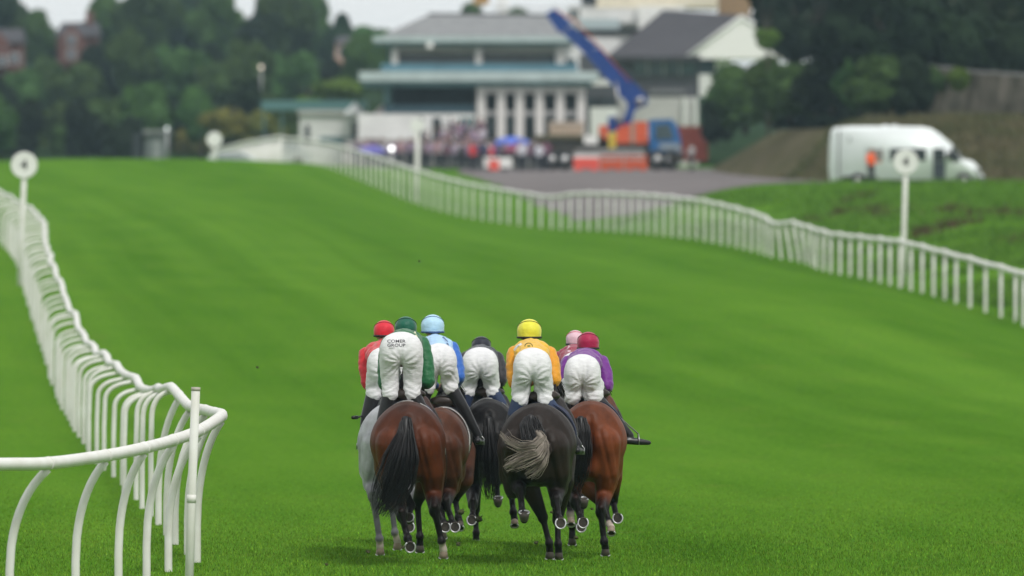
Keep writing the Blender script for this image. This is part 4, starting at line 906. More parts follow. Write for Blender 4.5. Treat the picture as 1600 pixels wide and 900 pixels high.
    if dapple:
        q = np.array([mnoise.noise(Vector(p)*11) for p in v])*.5 + np.array([mnoise.noise(Vector(p)*3) for p in v])*.5; base = base*(1+.35*q)[:, None]
    k = smst((.27-dl)/.20)[:, None]; base = base*(1-k) + np.array(low)*k
    for i in socks:
        f, cor = segs[i][1], segs[i][2]; k = smst((.075-seg_dist(v, f*.45+cor*.55, cor))/.03)[:, None]; base = base*(1-k) + np.array((.42,.36,.31))*k
    mz = smst((v[:, 1]-2.45)/.15)[:, None]*.7; base = base*(1-mz) + np.array(low)*mz
    set_col(me, 'coat', base); link('body', me, COATM, root)
    for cor, n, pl in hoofs:
        u = Vector((0,1,0)) if abs(n.y) < .8 else Vector((0,0,-1)); tt = (u - n*u.dot(n)).normalized(); sd_ = n.cross(tt)
        def ring(t, r, f=1.08): return [cor + n*t + (sd_*math.cos(a) + tt*math.sin(a)*f + tt*.15*(t))*r for a in [2*math.pi*k/18 for k in range(18)]]
        hk_ = .82 if n.z < -.7 else .97; rows = [ring(-.015, .032*hk_), ring(0, .042*hk_), ring(.035, .049*hk_), ring(.072, .056*hk_), ring(.074, .047*hk_), ring(.064, .041*hk_)]
        vs_ = [p for r in rows for p in r]; fs_ = [(a*18+k, a*18+(k+1) % 18, (a+1)*18+(k+1) % 18, (a+1)*18+k) for a in range(5) for k in range(18)]
        hm = MB(); hm.add(vs_, fs_, 0, True); hm.add(rows[5], [list(range(18))], 1); ho = hm.build('hoof', [HOOF_PALE if pl else HOOFM, SOLE], root)
        sm_ = MB(); sm_.tube([cor + n*.076 + (sd_*math.cos(a)+tt*math.sin(a)*1.08)*.0515*hk_ for a in [R(-52)+R(284)*k/22 for k in range(23)]], .0075, 6); sm_.build('horseshoe', SHOE, ho)
    # mane
    mm = MB(); r_ = random.Random(len(key)+cx)
    for k in range(110):
        y = r_.uniform(1.35, 2.05); z = Hc+.09+(y-1.35)*.16; s = r_.choice((-1, 1, 1)); a = Vector((yaw*y+r_.uniform(-.02,.02), y, z)); mm.tube([a, a+Vector((s*.07,-.06,.03)), a+Vector((s*r_.uniform(.1,.16),-.1,-r_.uniform(.08,.2)))], [.008,.007,.002], 4)
    mm.build('mane', hair, root)
    # tail: strands through guide stations (px, py, dy, half width px)
    tm = MB(); rr = random.Random(cx*3)
    for guide, n_s, mat_ in tail:
        G = [(lp(a, b_, c_), w_*d0/FPX) for a, b_, c_, w_ in guide]; tm = MB(); n = len(G)
        def gp(t, k):
            x = min(max(t, 0), .9999)*(n-1); i = int(x); f = x-i; f = f*f*(3-2*f)*.5+f*.5; return G[i][0].lerp(G[i+1][0], f), G[i][1]*(1-f)+G[i+1][1]*f
        for q in range(n_s):
            u, w2 = rr.gauss(0, .5), rr.gauss(0, .4); u = max(-1.1, min(1.1, u)); t0, t1 = rr.uniform(0, .25), rr.uniform(.55, 1.0); ph = rr.uniform(0, 6.28); pts = []; rad = []; hr = rr.uniform(.0028, .0052); wav = rr.uniform(.006, .024); fly = rr.gauss(0, .03) if rr.random() < .22 else 0
            for k in range(11):
                t = t0+(t1-t0)*k/10; c0, ww = gp(t, 0); c1, _ = gp(min(t+.04, 1), 0); c_1, _ = gp(max(t-.04, 0), 0); tg = (c1-c_1).normalized() if (c1-c_1).length > 1e-6 else Vector((0,0,-1)); sx = Vector((tg.z, 0, -tg.x)); sx = sx.normalized() if sx.length > .1 else Vector((1,0,0))
                pts.append(c0 + sx*(u*ww + math.sin(t*(5+ph*.7)+ph)*wav*t + fly*t*t) + Vector((0, w2*ww*.55, 0))); rad.append(hr*(1-.75*(k/10)**2)+.0006)
            tm.tube(pts, rad, 4, caps=False)
        tm.tube([gp(t, 0)[0] for t in (0, .06, .12, .2, .28)], [.032, .036, .032, .024, .01], 8)
        tm.build('tail', mat_, root)
    # saddle cloth, saddle, girth, reins
    cl, edge, numcol = cloth; ys = np.linspace(.93, 1.40, 12); th = np.linspace(-2.0, 2.0, 34); q = MB(); a_ = len(th); vs_ = []; fs_ = []; mi = []
    for off in (.012, .022):
        for y in ys:
            for t in th: vs_.append(trunk_pt(Hc, hw, y, t, off, yaw))
    B_ = len(ys)*a_
    for i in range(len(ys)-1):
        for k in range(a_-1):
            e = (1 if (k in (3,4,5,a_-6,a_-5,a_-4) and i in (3,4,5,6)) else 0) if numcol else (1 if (i < 1 or k < 2 or k > a_-4) else 0)
            fs_.append((i*a_+k, i*a_+k+1, (i+1)*a_+k+1, (i+1)*a_+k)); mi.append(e); fs_.append((B_+i*a_+k, B_+(i+1)*a_+k, B_+(i+1)*a_+k+1, B_+i*a_+k+1)); mi.append(e)
    for i in range(len(ys)-1):
        for k in (0, a_-1): fs_.append((i*a_+k, (i+1)*a_+k, B_+(i+1)*a_+k, B_+i*a_+k)); mi.append(0 if numcol else 1)
    for k in range(a_-1):
        for i in (0, len(ys)-1): fs_.append((i*a_+k, i*a_+k+1, B_+i*a_+k+1, B_+i*a_+k)); mi.append(0 if numcol else 1)
    q.v = [tuple(p) for p in vs_]; q.f = [list(f) for f in fs_]; q.m = mi; q.sm = [True]*len(fs_); cloth_o = q.build('saddle_cloth', [cl, edge], root)
    m = MB(); m.rings([(yaw*y, y, z + Hc, w_, .05) for y, z, w_ in ((.96,.03,.08),(1.0,.05,.15),(1.1,.045,.17),(1.22,.04,.16),(1.32,.06,.12),(1.37,.09,.06))], 18); m.build('saddle', LEATHER, root)
    m = MB(); m.tube([trunk_pt(Hc, hw, 1.33, t, .016, yaw) for t in np.linspace(-math.pi, math.pi, 40)], .03, 6, flat=1.0); m.build('girth', LEATHER, root)
    bit = hd0.lerp(hd1, .85); m = MB()
    for s in (-1, 1): m.tube([bit+Vector((s*.07,0,0)), Vector((s*.14+yaw*2.1,2.1,Hc+.06)), Vector((s*.09+yaw*1.9,1.92,Hc+.17))], .008, 5)
    m.build('reins', LEATHER, root)
    m = MB()
    for f_, r_ in ((.08, .135), (.62, .093), (.85, .08)):
        c_ = hd0.lerp(hd1, f_); ax = (hd1-hd0).normalized(); u = Vector((1,0,0)); w2 = ax.cross(u); m.tube([c_+(u*math.cos(a)+w2*math.sin(a))*r_ for a in [2*math.pi*k/20 for k in range(21)]], .009, 5)
    m.build('bridle', LEATHER, root)
    return root
UPC, DN = (0,-1,.25), (0,.25,-1)       # sole turned up towards the viewer / planted
BL = (.007, .006, .006)
PLAIN = (NAVY, TACK_WHITE, None); PATCH = (NAVY, TACK_WHITE, True)
def tailg(x, y, dx=0, ln=120, w=14): return [(x, y, -.0, 5), (x+dx*.1, y+ln*.2, -.07, 8), (x+dx*.35, y+ln*.5, -.09, w), (x+dx*.7, y+ln*.8, -.06, w), (x+dx, y+ln, -.04, w*.6)]
horse('grey', 'grey racehorse at the rear left, mostly hidden behind the big bay', 612, 86.9, 628, .345, (.36,.37,.39), (.13,.13,.14),
      [[(583,775,.0),(593,842,.0),(594,855,.02),DN],[(640,780,.1),(641,815,-.1),(640,826,-.14),UPC],[(612,790,1.4),(617,832,1.4),(621,847,1.42),DN],[(628,780,1.5),(634,815,1.35),(636,822,1.3),UPC]],
      [(tailg(612,652,-14,130), 150, HAIR_GREY)], PLAIN, socks=(0,2), pale=(0,2), hair=HAIR_GREY, dapple=True)
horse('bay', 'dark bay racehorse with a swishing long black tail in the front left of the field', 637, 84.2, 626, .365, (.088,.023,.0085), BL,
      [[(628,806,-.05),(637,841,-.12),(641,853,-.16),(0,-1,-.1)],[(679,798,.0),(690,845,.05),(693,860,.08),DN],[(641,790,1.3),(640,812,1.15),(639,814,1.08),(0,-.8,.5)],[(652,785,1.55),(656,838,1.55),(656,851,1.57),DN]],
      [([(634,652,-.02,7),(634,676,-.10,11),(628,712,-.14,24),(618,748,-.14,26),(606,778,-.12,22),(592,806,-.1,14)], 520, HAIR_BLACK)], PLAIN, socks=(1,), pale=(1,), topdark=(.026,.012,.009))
horse('brown', 'reddish brown racehorse carrying the rider in pale blue', 684, 89.6, 636, .30, (.075,.026,.013), BL,
      [[(676,775,.0),(694,818,-.1),(696,826,-.16),UPC],[(697,788,.0),(709,820,-.1),(711,826,-.18),UPC],[(690,780,1.4),(692,815,1.4),(692,830,1.4),DN],[(711,778,1.5),(716,808,1.4),(719,817,1.36),(0,-.6,-.6)]],
      [(tailg(684,655,-6,120), 120, HAIR_BROWN)], PLAIN, yaw=.06)
horse('black', 'black racehorse in the middle of the field', 764, 91.4, 622, .325, (.0095,.0088,.0095), BL,
      [[(739,788,.0),(738,808,-.12),(737,815,-.2),UPC],[(799,770,.0),(802,800,-.05),(804,812,-.06),(0,-.5,-.8)],[(743,795,1.5),(744,832,1.5),(744,842,1.5),DN],[(776,752,1.6),(778,784,1.45),(778,788,1.4),(0,-.25,1)]],
      [(tailg(763,652,4,130,15), 200, HAIR_BLACK)], PLAIN, pale=(1,))
horse('dark', 'dark brown racehorse flicking a pale frosted tail, front right of centre', 836, 83.1, 629, .37, (.019,.0125,.0095), BL,
      [[(813,768,.05),(816,800,-.05),(819,812,-.12),(0,-.3,.95)],[(869,785,.05),(874,812,-.08),(876,820,-.16),UPC],[(848,808,1.45),(858,848,1.45),(859,861,1.47),DN],[(871,812,1.6),(872,850,1.55),(873,862,1.57),DN]],
      [([(829,650,-.02,9),(829,664,-.08,15),(834,682,-.13,17),(842,698,-.2,13)], 340, HAIR_BLACK),
       ([(838,674,-.10,5),(847,684,-.20,6),(836,696,-.24,7),(813,698,-.22,7),(793,689,-.17,5),(780,675,-.13,3)], 75, HAIR_BLOND),
       ([(838,676,-.10,6),(849,695,-.21,8),(839,709,-.25,10),(819,716,-.22,13),(801,725,-.2,10),(788,733,-.18,6)], 130, HAIR_BLOND),
       ([(839,678,-.10,5),(852,705,-.20,6),(847,722,-.23,8),(834,735,-.21,11),(820,743,-.2,8)], 80, HAIR_BLOND),
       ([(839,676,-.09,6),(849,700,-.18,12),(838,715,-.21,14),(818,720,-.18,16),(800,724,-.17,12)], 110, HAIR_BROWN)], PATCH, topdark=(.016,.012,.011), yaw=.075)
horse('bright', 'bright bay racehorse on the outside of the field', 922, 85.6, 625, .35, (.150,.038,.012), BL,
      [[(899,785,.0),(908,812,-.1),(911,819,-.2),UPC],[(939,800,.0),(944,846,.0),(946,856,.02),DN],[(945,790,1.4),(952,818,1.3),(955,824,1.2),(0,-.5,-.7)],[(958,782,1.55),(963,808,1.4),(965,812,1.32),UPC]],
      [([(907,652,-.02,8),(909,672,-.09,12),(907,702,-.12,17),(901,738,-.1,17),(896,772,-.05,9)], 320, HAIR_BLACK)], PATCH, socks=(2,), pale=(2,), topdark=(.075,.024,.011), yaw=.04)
horse('hidden', 'bay racehorse almost hidden behind the bright bay', 898, 88.4, 634, .33, (.08,.024,.010), BL,
      [[(888,775,.0),(891,802,-.05),(892,810,-.06),(0,-.5,-.8)],[(905,770,.0),(911,785,-.1),(912,790,-.16),(0,-.25,1)],[(893,790,1.4),(894,822,1.4),(894,840,1.4),DN],[(908,780,1.5),(908,815,1.4),(908,826,1.35),UPC]],
      [(tailg(898,655,-4,110), 120, HAIR_BLACK)], PLAIN, socks=(0,), pale=(0,))

# ------------------------------------------------------------------ jockeys
def cloth_mat(name, col, rough=.75, bump=.5, stretch=(2.2, 2.2, 7), sc=6, sheen=.2):
    return mat(name, col, rough, .05, 5, bump=bump, bscale=sc, spec=.25, stretch=stretch, sheen=sheen)
BREECH = cloth_mat('white_breeches', (.70, .70, .715), .75, .38, (3, 3, 6), 7); BOOTM = mat('black_boot', (.014, .014, .016), .35, .2, 6); BOOT_NAVY = mat('navy_boot_top', (.02, .035, .085), .6)
def silk(name, col): return cloth_mat(name, col, .5, .5, (3, 3, 5), 5)
def project(bvh, polys, name, mat_, parent, off=.004):
    """lay flat marks on a garment: polys in the xz plane are cast forward onto it"""
    m = MB()
    for poly in polys:
        ps = []
        for x, z in poly:
            h = bvh.ray_cast(Vector((x, -3, z)), Vector((0, 1, 0)))[0]
            if h is None: ps = None; break
            ps.append(h)
        if ps: fr = [p+Vector((0,-off,0)) for p in ps]; n = len(ps); m.add(fr + [p+Vector((0,.004,0)) for p in ps], [tuple(range(n))]+[(i, (i+1) % n, n+(i+1) % n, n+i) for i in range(n)])
    return m.build(name, mat_, parent) if m.v else None
def strip(pts, w):
    """quads along a polyline in the xz plane"""
    out = []
    fine = []
    for i in range(len(pts)-1):
        for k in range(5): t = k/5; fine.append((pts[i][0]*(1-t)+pts[i+1][0]*t, pts[i][1]*(1-t)+pts[i+1][1]*t))
    fine.append(pts[-1]); L = []
    for i, p in enumerate(fine):
        a, b = fine[max(i-1,0)], fine[min(i+1,len(fine)-1)]; tx, tz = b[0]-a[0], b[1]-a[1]; l = math.hypot(tx, tz) or 1; L.append(((p[0]-tz/l*w, p[1]+tx/l*w), (p[0]+tz/l*w, p[1]-tx/l*w)))
    for i in range(len(L)-1): out.append([L[i][0], L[i][1], L[i+1][1], L[i+1][0]])
    return out
def jockey(hk, label, wx, yt, yb, bw, capx, capy, capr, yj, shx, elx, ely, hem, jm, slm, capm, bandm, seamm, boot=BOOTM, ank=(.31, .31), toe=(0, 0), boot_top=None, dz_feet=0, lr=.083):
    """wx: seat centre px; yt/yb: top and hem of the breeches; bw: seat width px; yj: top of the jacket; shx: shoulder centre px; elx: elbow px pair"""
    H = HORSES[hk]; d0 = H['d0']; dh = d0+1.0; X = PX(wx, dh); zg = H['O'].z; O = Vector((X, dh, PZ(yb, dh))); root = empty('jockey', O, label, 'jockey')
    k = dh/FPX; zt = PZ(yt, dh)-O.z; W = bw*k/2; cs = (PX(shx, dh+.7)-X); zj = PZ(yj, dh+.6)-O.z; hx, hz = PX(capx, dh+.95)-X, PZ(capy, dh+.95)-O.z; rc = capr*k; hc = H['cx']; hX = H['O'].x - X + H['yaw']*1.0
    # breeches
    m = MB(); m.ell((0, .24, zt-.125), (W*.74, .25, .12), 18, 12); m.ell((0, .03, zt-.165), (W*.92, .185, .165), 18, 12); m.ell((0, -.02, zt-.19), (W*.6, .155, .14), 18, 12)
    for s in (-1, 1):
        m.ell((s*W*.42, -.035, zt-.21), (W*.53, .15, .185), 18, 12)
        kn = Vector((s*(hem+.012), .33, .13)); m.chain([(s*W*.50, .03, zt-.28), (s*(W*.22+hem*.56), .16, (zt-.3)*.5+.06), kn], [W*.46, lr*1.2, lr*1.02]); m.chain([kn, (s*hem, .03, .085)], [lr*1.02, lr])
        m.chain([(s*W*.50, -.03, zt-.29), (s*(W*.24+hem*.54), .02, (zt-.3)*.52), (s*hem, .0, .085), (s*(hem+.008), -.008, .055)], [W*.46, lr*1.13, lr, lr*1.04])
    me = m.remesh('breeches', .0115, 9, .5); br = link('breeches', me, BREECH, root); v = co_of(me)
    wr = np.array([mnoise.noise(Vector((p[0]*9+p[2]*7, p[1]*7, p[2]*26-p[0]*9)))*.5+mnoise.noise(Vector((p[0]*24+5, p[1]*9, p[2]*11)))*.7 for p in v]); amt = .0014 + .0044*smst((zt*.62-v[:, 2])/.18)
    rx_, rz_ = v[:, 0], v[:, 2]-(zt-.31); rr_c = np.hypot(rx_, rz_); an_ = np.arctan2(rz_, np.abs(rx_)); jit_ = np.array([mnoise.noise(Vector((p[0]*8+wx, p[1]*8, p[2]*8))) for p in v])
    fold = .0052*np.exp(-((rr_c-.10)/.075)**2)*np.sin(an_*13+jit_*5)*(v[:, 1] < .15) + .0036*smst((.30-v[:, 2])/.2)*np.sin(v[:, 2]*95+np.abs(v[:, 0])*40+jit_*7)*(.4+.6*np.clip(jit_*2+.5, 0, 1)) - .009*np.exp(-(rx_/.014)**2)*smst((v[:, 2]-(zt-.36))/.06)*smst((zt-.06-v[:, 2])/.1)*(v[:, 1] < .1)
    nv = np.empty(len(v)*3); me.vertices.foreach_get('normal', nv); v += nv.reshape(-1, 3)*(wr*amt+fold)[:, None]; me.vertices.foreach_set('co', v.ravel()); me.update()
    # boots
    for s, ax, ty in ((-1, ank[0], toe[0]), (1, ank[1], toe[1])):
        top = Vector((s*(hem+.02), .0, .02)); an = Vector((hX + s*ax, -.02, zg+1.15+dz_feet-O.z)); mid = top.lerp(an, .45)+Vector((s*.015, 0, 0))
        td = Vector((s*(.25+ty*1.2), 1-ty, -.05)).normalized(); m = MB(); m.chain([top+Vector((-s*.01,0,.03)), mid, an], [.079, .062, .044]); heel = an+Vector((0,-.02,-.055)); m.chain([heel-td*.03, heel+td*.1+Vector((0,0,-.005)), heel+td*.2+Vector((0,0,-.012))], [.037, .036, .024])
        bo = link('boot', m.remesh('boot', .011, 3), boot, root)
        if boot_top: m = MB(); m.chain([top+Vector((-s*.006,0,.025)), top.lerp(mid, .62)], [.083, .072]); link('boot_cuff', m.remesh('boot_cuff', .012, 2), boot_top, bo)
        c_ = heel+td*.09; m = MB(); q = [(-.06, -.055), (.06, -.055), (.055, .02), (.0, .085), (-.055, .02)]; sx = td.cross(Vector((0,0,1))).normalized(); pts = [c_+sx*a+Vector((0,0,b_+.01)) for a, b_ in [(a_*.75, b2_*.75) for a_, b2_ in q]]; m.tube(pts+[pts[0]], .0065, 6)
        m.build('stirrup', STEEL, root); m = MB(); m.tube([pts[3], pts[3].lerp(top+Vector((s*.02,.08,0)), .5)+Vector((s*.012,.01,0)), Vector((s*.17,.12,.0))], .0075, 6); m.build('stirrup_leather', mat('strap', (.16,.155,.15), .6), root)
    # jacket
    m = MB(); yk = .66
    m.chain([(cs*.3, .26, zt-.145), (cs*.65, .45, (zt-.145)*.5+(zj-.13)*.5), (cs, yk, zj-.135)], [W*.70, .15, .132]); m.ell((cs, yk, zj-.14), (.195, .15, .135), 18, 12); m.ell((cs*.4, .30, zt-.13), (W*.86, .14, .132), 18, 12)
    m.ell((cs*.8, .5, (zj-.14)*.6+(zt-.14)*.4), (.185, .2, .13), 18, 12); m.cap((cs, yk+.1, zj-.12), (cs*.6+hx*.4, yk+.2, (zj-.10)*.6+(hz-.05)*.4), .09, .06)
    arms = []
    for s, ex, ey in ((-1, elx[0], ely[0]), (1, elx[1], ely[1])):
        sh = Vector((cs+s*.165, yk+.03, zj-.16)); el = P(ex, ey+13, dh+.55)-O; ha = Vector((hX+s*.075, .99, H['O'].z+H['Hc']+.16-O.z)); arms.append((sh, el, ha, s))
    jb = MB(); jb.v, jb.f, jb.m, jb.sm = list(m.v), list(m.f), list(m.m), list(m.sm)
    me = jb.remesh('jacket', .0115, 4); v = co_of(me); nv = np.empty(len(v)*3); me.vertices.foreach_get('normal', nv)
    wr = np.array([mnoise.noise(Vector((p[0]*16, p[1]*8, p[2]*9)))+.7*mnoise.noise(Vector((p[0]*20+p[2]*24, p[1]*16, p[2]*26-p[0]*16))) for p in v]); v += nv.reshape(-1, 3)*(wr*.008)[:, None]; me.vertices.foreach_set('co', v.ravel()); me.update(); ja = link('jacket', me, jm, root)
    for sh, el, ha, s in arms:
        m = MB(); wr_ = el.lerp(ha, .82); m.chain([sh, sh.lerp(el, .5)+Vector((s*.012, 0, .01)), el, el.lerp(wr_, .5)+Vector((0,0,-.015)), wr_], [.085, .086, .085, .072, .044])
        me = m.remesh('sleeve', .011, 3); v = co_of(me); nv = np.empty(len(v)*3); me.vertices.foreach_get('normal', nv); wr = np.array([mnoise.noise(Vector((p[0]*15, p[1]*15, p[2]*22)))+.5*mnoise.noise(Vector((p[0]*26+p[2]*9, p[1]*20, p[2]*9-p[0]*6))) for p in v]); v += nv.reshape(-1, 3)*(wr*.0065)[:, None]; me.vertices.foreach_set('co', v.ravel()); me.update(); link('sleeve', me, slm, ja)
    # the body: head with a face, neck, trunk, arms, legs and hands in one surface
    m = MB(); hd = Vector((hx, .985, hz-.035)); m.ell(hd, (.074, .094, .108), 16, 12); m.cap(hd+Vector((0,.05,-.065)), hd+Vector((0,.07,-.085)), .05, .042); m.ell(hd+Vector((0,.1,-.02)), (.015,.026,.022), 8, 6); m.ell(hd+Vector((0,.093,-.058)), (.026,.014,.010), 8, 6)
    for s in (-1, 1): m.ell(hd+Vector((s*.076,-.005,-.015)), (.012,.02,.032), 8, 6); m.ell(hd+Vector((s*.032,.084,.012)), (.014,.012,.010), 8, 6)
    m.cap(hd+Vector((0,-.03,-.05)), (cs, yk+.08, zj-.14), .056, .065); m.chain([(0,.1,zt-.2), (cs*.5,.4,(zt+zj)/2-.15), (cs,yk,zj-.15)], [W*.7,.12,.11])
    for s in (-1, 1):
        m.chain([(s*W*.4,.03,zt-.28), (s*(hem+.035),.31,.13), (s*hem,.03,.03)], [.085,.06,.05])
        m.cap((s*hem,.03,.03), (hX+s*(ank[0] if s < 0 else ank[1]), -.0, zg+1.15+dz_feet-O.z), .046, .034)
    for sh, el, ha, s in arms:
        m.chain([sh, el, ha-(ha-el).normalized()*.04], [.05,.04,.028]); m.ell(ha, (.028,.044,.036), 10, 8)
        for f in range(4):
            b_ = ha+Vector((s*.008,.028-f*.0+.004,.026-.019*f)); m.chain([b_, b_+Vector((-s*.022,.034,-.004)), b_+Vector((-s*.05,.012+.002*f,-.008))], [.0105,.0098,.0088])
        m.chain([ha+Vector((-s*.014,-.005,.03)), ha+Vector((-s*.034,.02,.036)), ha+Vector((-s*.046,.036,.022))], [.0115,.0105,.009])
    bo = link('body', m.remesh('body', .0085, 2, .4), SKIN, root)
    # cap over the helmet
    m = MB(); n = 28; rows = []
    for th in (0, 14, 28, 42, 56, 70, 84, 98, 110, 120): rows.append((rc*math.sin(R(min(th, 95)))*(1 if th < 95 else .985-.0014*(th-95)), rc*1.02*math.cos(R(th))))
    vs_ = [(hx, .965, hz+rows[0][1])]; fs_ = []
    for (r_, z) in rows[1:]: vs_ += [(hx+r_*math.cos(2*math.pi*q/n), .965+r_*1.14*math.sin(2*math.pi*q/n), hz+z) for q in range(n)]
    fs_ += [(0, 1+q, 1+(q+1) % n) for q in range(n)]
    for i in range(len(rows)-2): fs_ += [(1+i*n+q, 1+(i+1)*n+q, 1+(i+1)*n+(q+1) % n, 1+i*n+(q+1) % n) for q in range(n)]
    last = 1+(len(rows)-2)*n; fs_.append([last+q for q in range(n)]); m.add(vs_, fs_, 0, True); ca = m.build('cap', capm, root)
    zb_ = hz+rows[-1][1]; rb = rows[-1][0]; m = MB(); m.tube([(hx+rb*1.01*math.cos(2*math.pi*q/n), .965+rb*1.15*math.sin(2*math.pi*q/n), zb_+.004) for q in range(n+1)], .011, 6); m.build('cap_band', bandm, ca)
    m = MB(); m.ell((hx, .965+rc*1.1, hz-.015), (rc*.78, .085, .014), 16, 6); m.build('peak', capm, ca)
    kx = .75; off = rc*.36; nn = Vector((0, kx, 1)).normalized(); u = Vector((1,0,0)); w2 = nn.cross(u); rr_ = math.sqrt(rc*rc-off*off)*1.012
    pts = [nn*off + (u*math.cos(2*math.pi*q/36)+w2*math.sin(2*math.pi*q/36))*rr_ for q in range(37)]; m = MB(); m.tube([(hx+p.x, .965+p.y*1.14, hz+p.z*1.02) for p in pts], .0045, 5); m.build('cap_seam', seamm, ca)
    def tree_of(o): return BVHTree.FromPolygons([vv.co[:] for vv in o.data.vertices], [list(p.vertices) for p in o.data.polygons])
    return dict(root=root, br=br, ja=ja, O=O, dh=dh, tree=tree_of, W=W, px=lambda x, y, dd=0: (PX(x, dh+dd)-X, PZ(y, dh+dd)-O.z))
DK = mat('dark_band', (.012,.012,.015), .6)
RED = silk('red_silk', (.55,.02,.03)); GREEN = silk('green_silk', (.012,.12,.04)); LBLUE = silk('pale_blue_silk', (.36,.56,.80)); RBLUE = silk('royal_blue_silk', (.03,.13,.48)); NAVY_S = silk('navy_silk', (.012,.014,.028)); CHAR = silk('charcoal_silk', (.02,.019,.024))
GOLD = silk('gold_silk', (.72,.42,.03)); AMBER = silk('amber_silk', (.70,.30,.015)); PURPLE = silk('purple_silk', (.15,.022,.23)); MAROON = silk('maroon_silk', (.26,.012,.045)); CREAM = silk('cream_silk', (.66,.64,.42)); PINKW = silk('pale_pink_silk', (.68,.45,.52))
CAP_RED = silk('red_cap', (.62,.02,.04)); CAP_GREEN = silk('bottle_green_cap', (.005,.10,.062)); CAP_LB = silk('pale_blue_cap', (.42,.64,.80)); CAP_NV = silk('navy_cap', (.016,.018,.032)); CAP_Y = silk('yellow_cap', (.72,.68,.05)); CAP_M = silk('crimson_cap', (.36,.01,.06))
BLUE_LINE = mat('blue_line', (.04,.09,.22), .6); OLIVE_LINE = mat('olive_line', (.12,.11,.01), .6)

j = jockey('grey', 'jockey in red silks and red cap on the grey, leftmost of the field', 603, 541, 624, 64, 600, 517, 16.5, 531, 597, (577,634), (585,590), .12, RED, RED, CAP_RED, DK, mat('dark_red_line', (.2,.0,.01), .6))
pr = [strip([j['px'](574, 541, .5), j['px'](582, 533, .5), j['px'](592, 529, .5)], .012)]
project(j['tree'](j['ja']), [q for s in pr for q in s], 'shoulder_flash', PINKW, j['ja'])
j = jockey('bay', 'jockey in green silks with cream stripes standing tall on the dark bay', 627, 518, 624, 73, 634, 512, 17.5, 513, 633, (603,667), (585,582), .105, GREEN, GREEN, CAP_GREEN, DK, mat('dark_green_line', (.0,.035,.02), .6), ank=(.30,.30))
t = j['tree'](j['ja']); q1 = strip([j['px'](x, y, .4) for x, y in ((628,514),(640,514),(648,521),(653,530))], .012); q2 = strip([j['px'](x, y, .4) for x, y in ((641,512),(650,515),(656,523))], .008)
project(t, q1 + q2, 'cream_stripes', CREAM, j['ja'])
def words(j, text, cx, cy, size, tgt, nm, mm, sx=1.0):
    cu = bpy.data.curves.new('lettering', 'FONT'); cu.body = text; cu.size = size; cu.align_x = 'CENTER'; cu.align_y = 'CENTER'; cu.offset = size*.012; cu.resolution_u = 3
    o = bpy.data.objects.new('lettering', cu); C.objects.link(o); dg = bpy.context.evaluated_depsgraph_get(); me = bpy.data.meshes.new_from_object(o.evaluated_get(dg)); bpy.data.objects.remove(o); bpy.data.curves.remove(cu)
    cx_, cz_ = j['px'](cx, cy); polys = [[(cx_+me.vertices[i].co.x*sx, cz_+me.vertices[i].co.y) for i in p.vertices] for p in me.polygons]; bpy.data.meshes.remove(me)
    return project(j['tree'](tgt), polys, nm, mm, tgt, .003)
LETTER = mat('printed_letters', (.03,.03,.04), .6)
words(j, 'COMER', 619.5, 532.8, .043, j['br'], 'lettering', LETTER, 1.25); words(j, 'GROUP', 619.5, 539.0, .043, j['br'], 'lettering', LETTER, 1.25)
project(j['tree'](j['br']), strip([j['px'](608,543.2), j['px'](617,542.8)], .0016), 'small_print', LETTER, j['br'])
j = jockey('brown', 'jockey in pale blue silks with royal blue sleeves and a pale blue cap', 686, 536, 614, 60, 676, 510, 18.5, 522, 681, (660,715), (575,575), .115, LBLUE, RBLUE, CAP_LB, BLUE_LINE, BLUE_LINE, ank=(.36,.36))
t = j['tree'](j['ja']); project(t, strip([j['px'](x, y, .5) for x, y in ((690,525),(698,533),(702,544))], .009), 'blue_braces', BLUE_LINE, j['ja'])
project(j['tree'](j['br']), strip([j['px'](668,538), j['px'](679,537)], .016), 'waist_label', NAVY, j['br']); project(j['tree'](j['br']), strip([j['px'](671,537.7), j['px'](677,537.2)], .006), 'label_mark', TACK_WHITE, j['br'], .007)
jockey('black', 'jockey in navy silks and dark cap on the black horse', 750, 542, 621, 62, 752, 541, 15.5, 538, 752, (727,781), (580,580), .128, NAVY_S, CHAR, CAP_NV, DK, DK, boot_top=BOOT_NAVY, lr=.078)
j = jockey('dark', 'jockey in golden yellow silks and bright yellow cap', 832, 543, 634, 65, 827, 518, 19.5, 528, 831, (806,864), (583,580), .115, GOLD, AMBER, CAP_Y, DK, OLIVE_LINE, ank=(.36,.35), boot_top=BOOT_NAVY)
t = j['tree'](j['ja'])
marks = []
for i, (x, y) in enumerate(((799.5,542),(804,537),(808.5,534),(812.5,532.3),(819,530.6),(827,530),(833,529.8))): marks += strip([j['px'](x-.9, y+.3, .5), j['px'](x+.9, y-.3, .5)], .006)
project(t, marks, 'back_lettering', OLIVE_LINE, j['ja']); project(t, strip([j['px'](803,548,.5), j['px'](808,541,.5), j['px'](815,537,.5)], .009), 'pale_flash', TACK_WHITE, j['ja'])
ring = [j['px'](826+6*math.cos(a), 541+5*math.sin(a), .4) for a in [math.pi*k/12+math.pi for k in range(13)]]; project(t, strip(ring, .004), 'round_badge', OLIVE_LINE, j['ja']); project(t, strip([j['px'](824,540.5,.4), j['px'](828.5,540,.4)], .008), 'badge_centre', mat('badge_green', (.2,.2,.03), .6), j['ja'])
jockey('bright', 'jockey in purple silks and crimson cap on the bright bay', 910, 553, 627, 62, 919, 536, 17.5, 543, 914, (885,946), (588,590), .105, PURPLE, PURPLE, CAP_M, DK, mat('dark_crimson_line', (.14,.0,.02), .6), ank=(.33,.37), toe=(0,.8), dz_feet=.06, lr=.104)
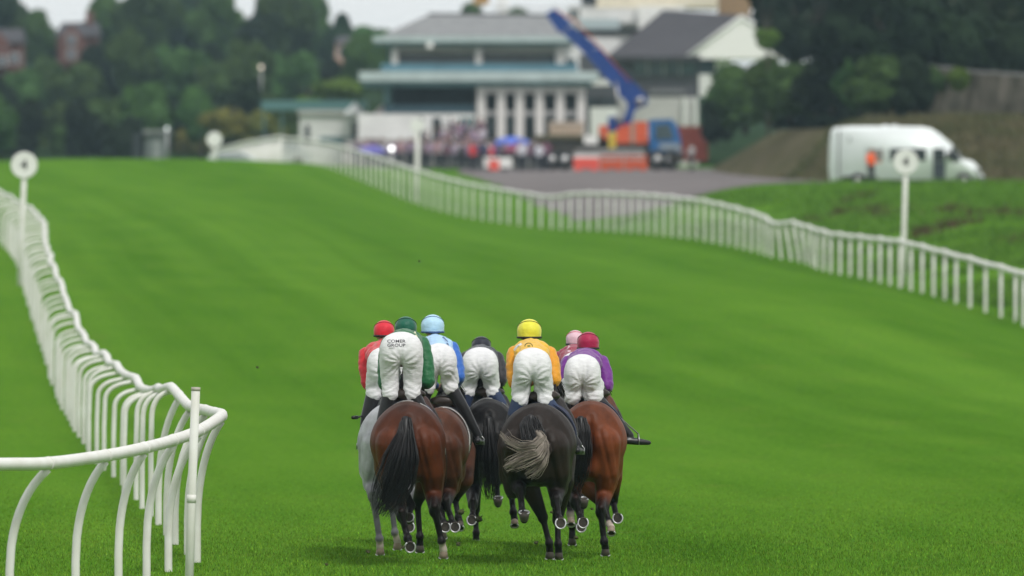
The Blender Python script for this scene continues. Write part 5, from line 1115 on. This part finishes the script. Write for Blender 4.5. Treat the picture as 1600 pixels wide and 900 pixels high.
j = jockey('hidden', 'jockey with pale pink cap and maroon silks half hidden behind the purple silks', 900, 549, 622, 56, 899, 531, 15, 537, 899, (880,945), (582,590), .12, MAROON, MAROON, PINKW, DK, RED)
project(j['tree'](j['ja']), strip([j['px'](886,552,.5), j['px'](890,544,.5), j['px'](893,538,.5)], .02), 'pale_panel', PINKW, j['ja'])

# whip held by the red rider
p = P(566, 651.5, 87.9); root = empty('riding_whip', p, 'thin black riding whip sticking out beside the grey horse', 'whip'); a = P(551, 652.5, 87.7)-p; b = P(590, 640, 88.1)-p
MB().tube([b, b*.3, a*.5], .009, 8).build('shaft', BOOTM, root); MB().tube([a*.5, a*.55, a], [.016,.02,.018], 8).build('flap', BOOTM, root)

# clods of turf thrown up behind the hooves
CLOD = mat('turf_clod', (.05,.055,.02), .95, .4, 20)
for i, (x, y, d, r_) in enumerate(((720,800,83,.030),(716,850,82.5,.022),(748,811,84,.035),(862,800,82.5,.014),(900,840,82.6,.02),(838,848,82.4,.02),(630,855,83,.018),(575,862,83,.02),(925,795,83.5,.014),(510,882,80,.016),(655,408,100,.012),(402,574,95,.014))):
    rr_ = random.Random(i); m = MB(); m.ell((0,0,0), (r_, r_*1.2, r_*.75), 9, 6)
    m.v = [tuple(Vector(q)*(1+rr_.uniform(-.35,.35))) for q in m.v]
    for k in range(8): a = Vector((rr_.uniform(-1,1), rr_.uniform(-1,1), rr_.uniform(-.5,1))).normalized(); m.tube([a*r_*.6, a*r_*1.9], [r_*.12, r_*.03], 4)
    o = m.build('turf_clod', CLOD, None, P(x, y, d)); tag(o, 'small flying clod of turf kicked up by the hooves', 'turf clod', 'clods thrown up by the hooves')

# ------------------------------------------------------------------ air
HAZE = .00013
m = MB(); m.box((-4010, -3010, -6), (4010, 4010, 32)); hz_ = m.build('haze', None); tag(hz_, kind='stuff')
hm = bpy.data.materials.new('haze'); hm.use_nodes = True; n = hm.node_tree; n.nodes.clear(); ou = n.nodes.new('ShaderNodeOutputMaterial'); pv = n.nodes.new('ShaderNodeVolumePrincipled')
pv.inputs['Color'].default_value = (.60, .86, .98, 1); pv.inputs['Density'].default_value = HAZE; n.links.new(pv.outputs[0], ou.inputs['Volume']); hz_.data.materials.append(hm)
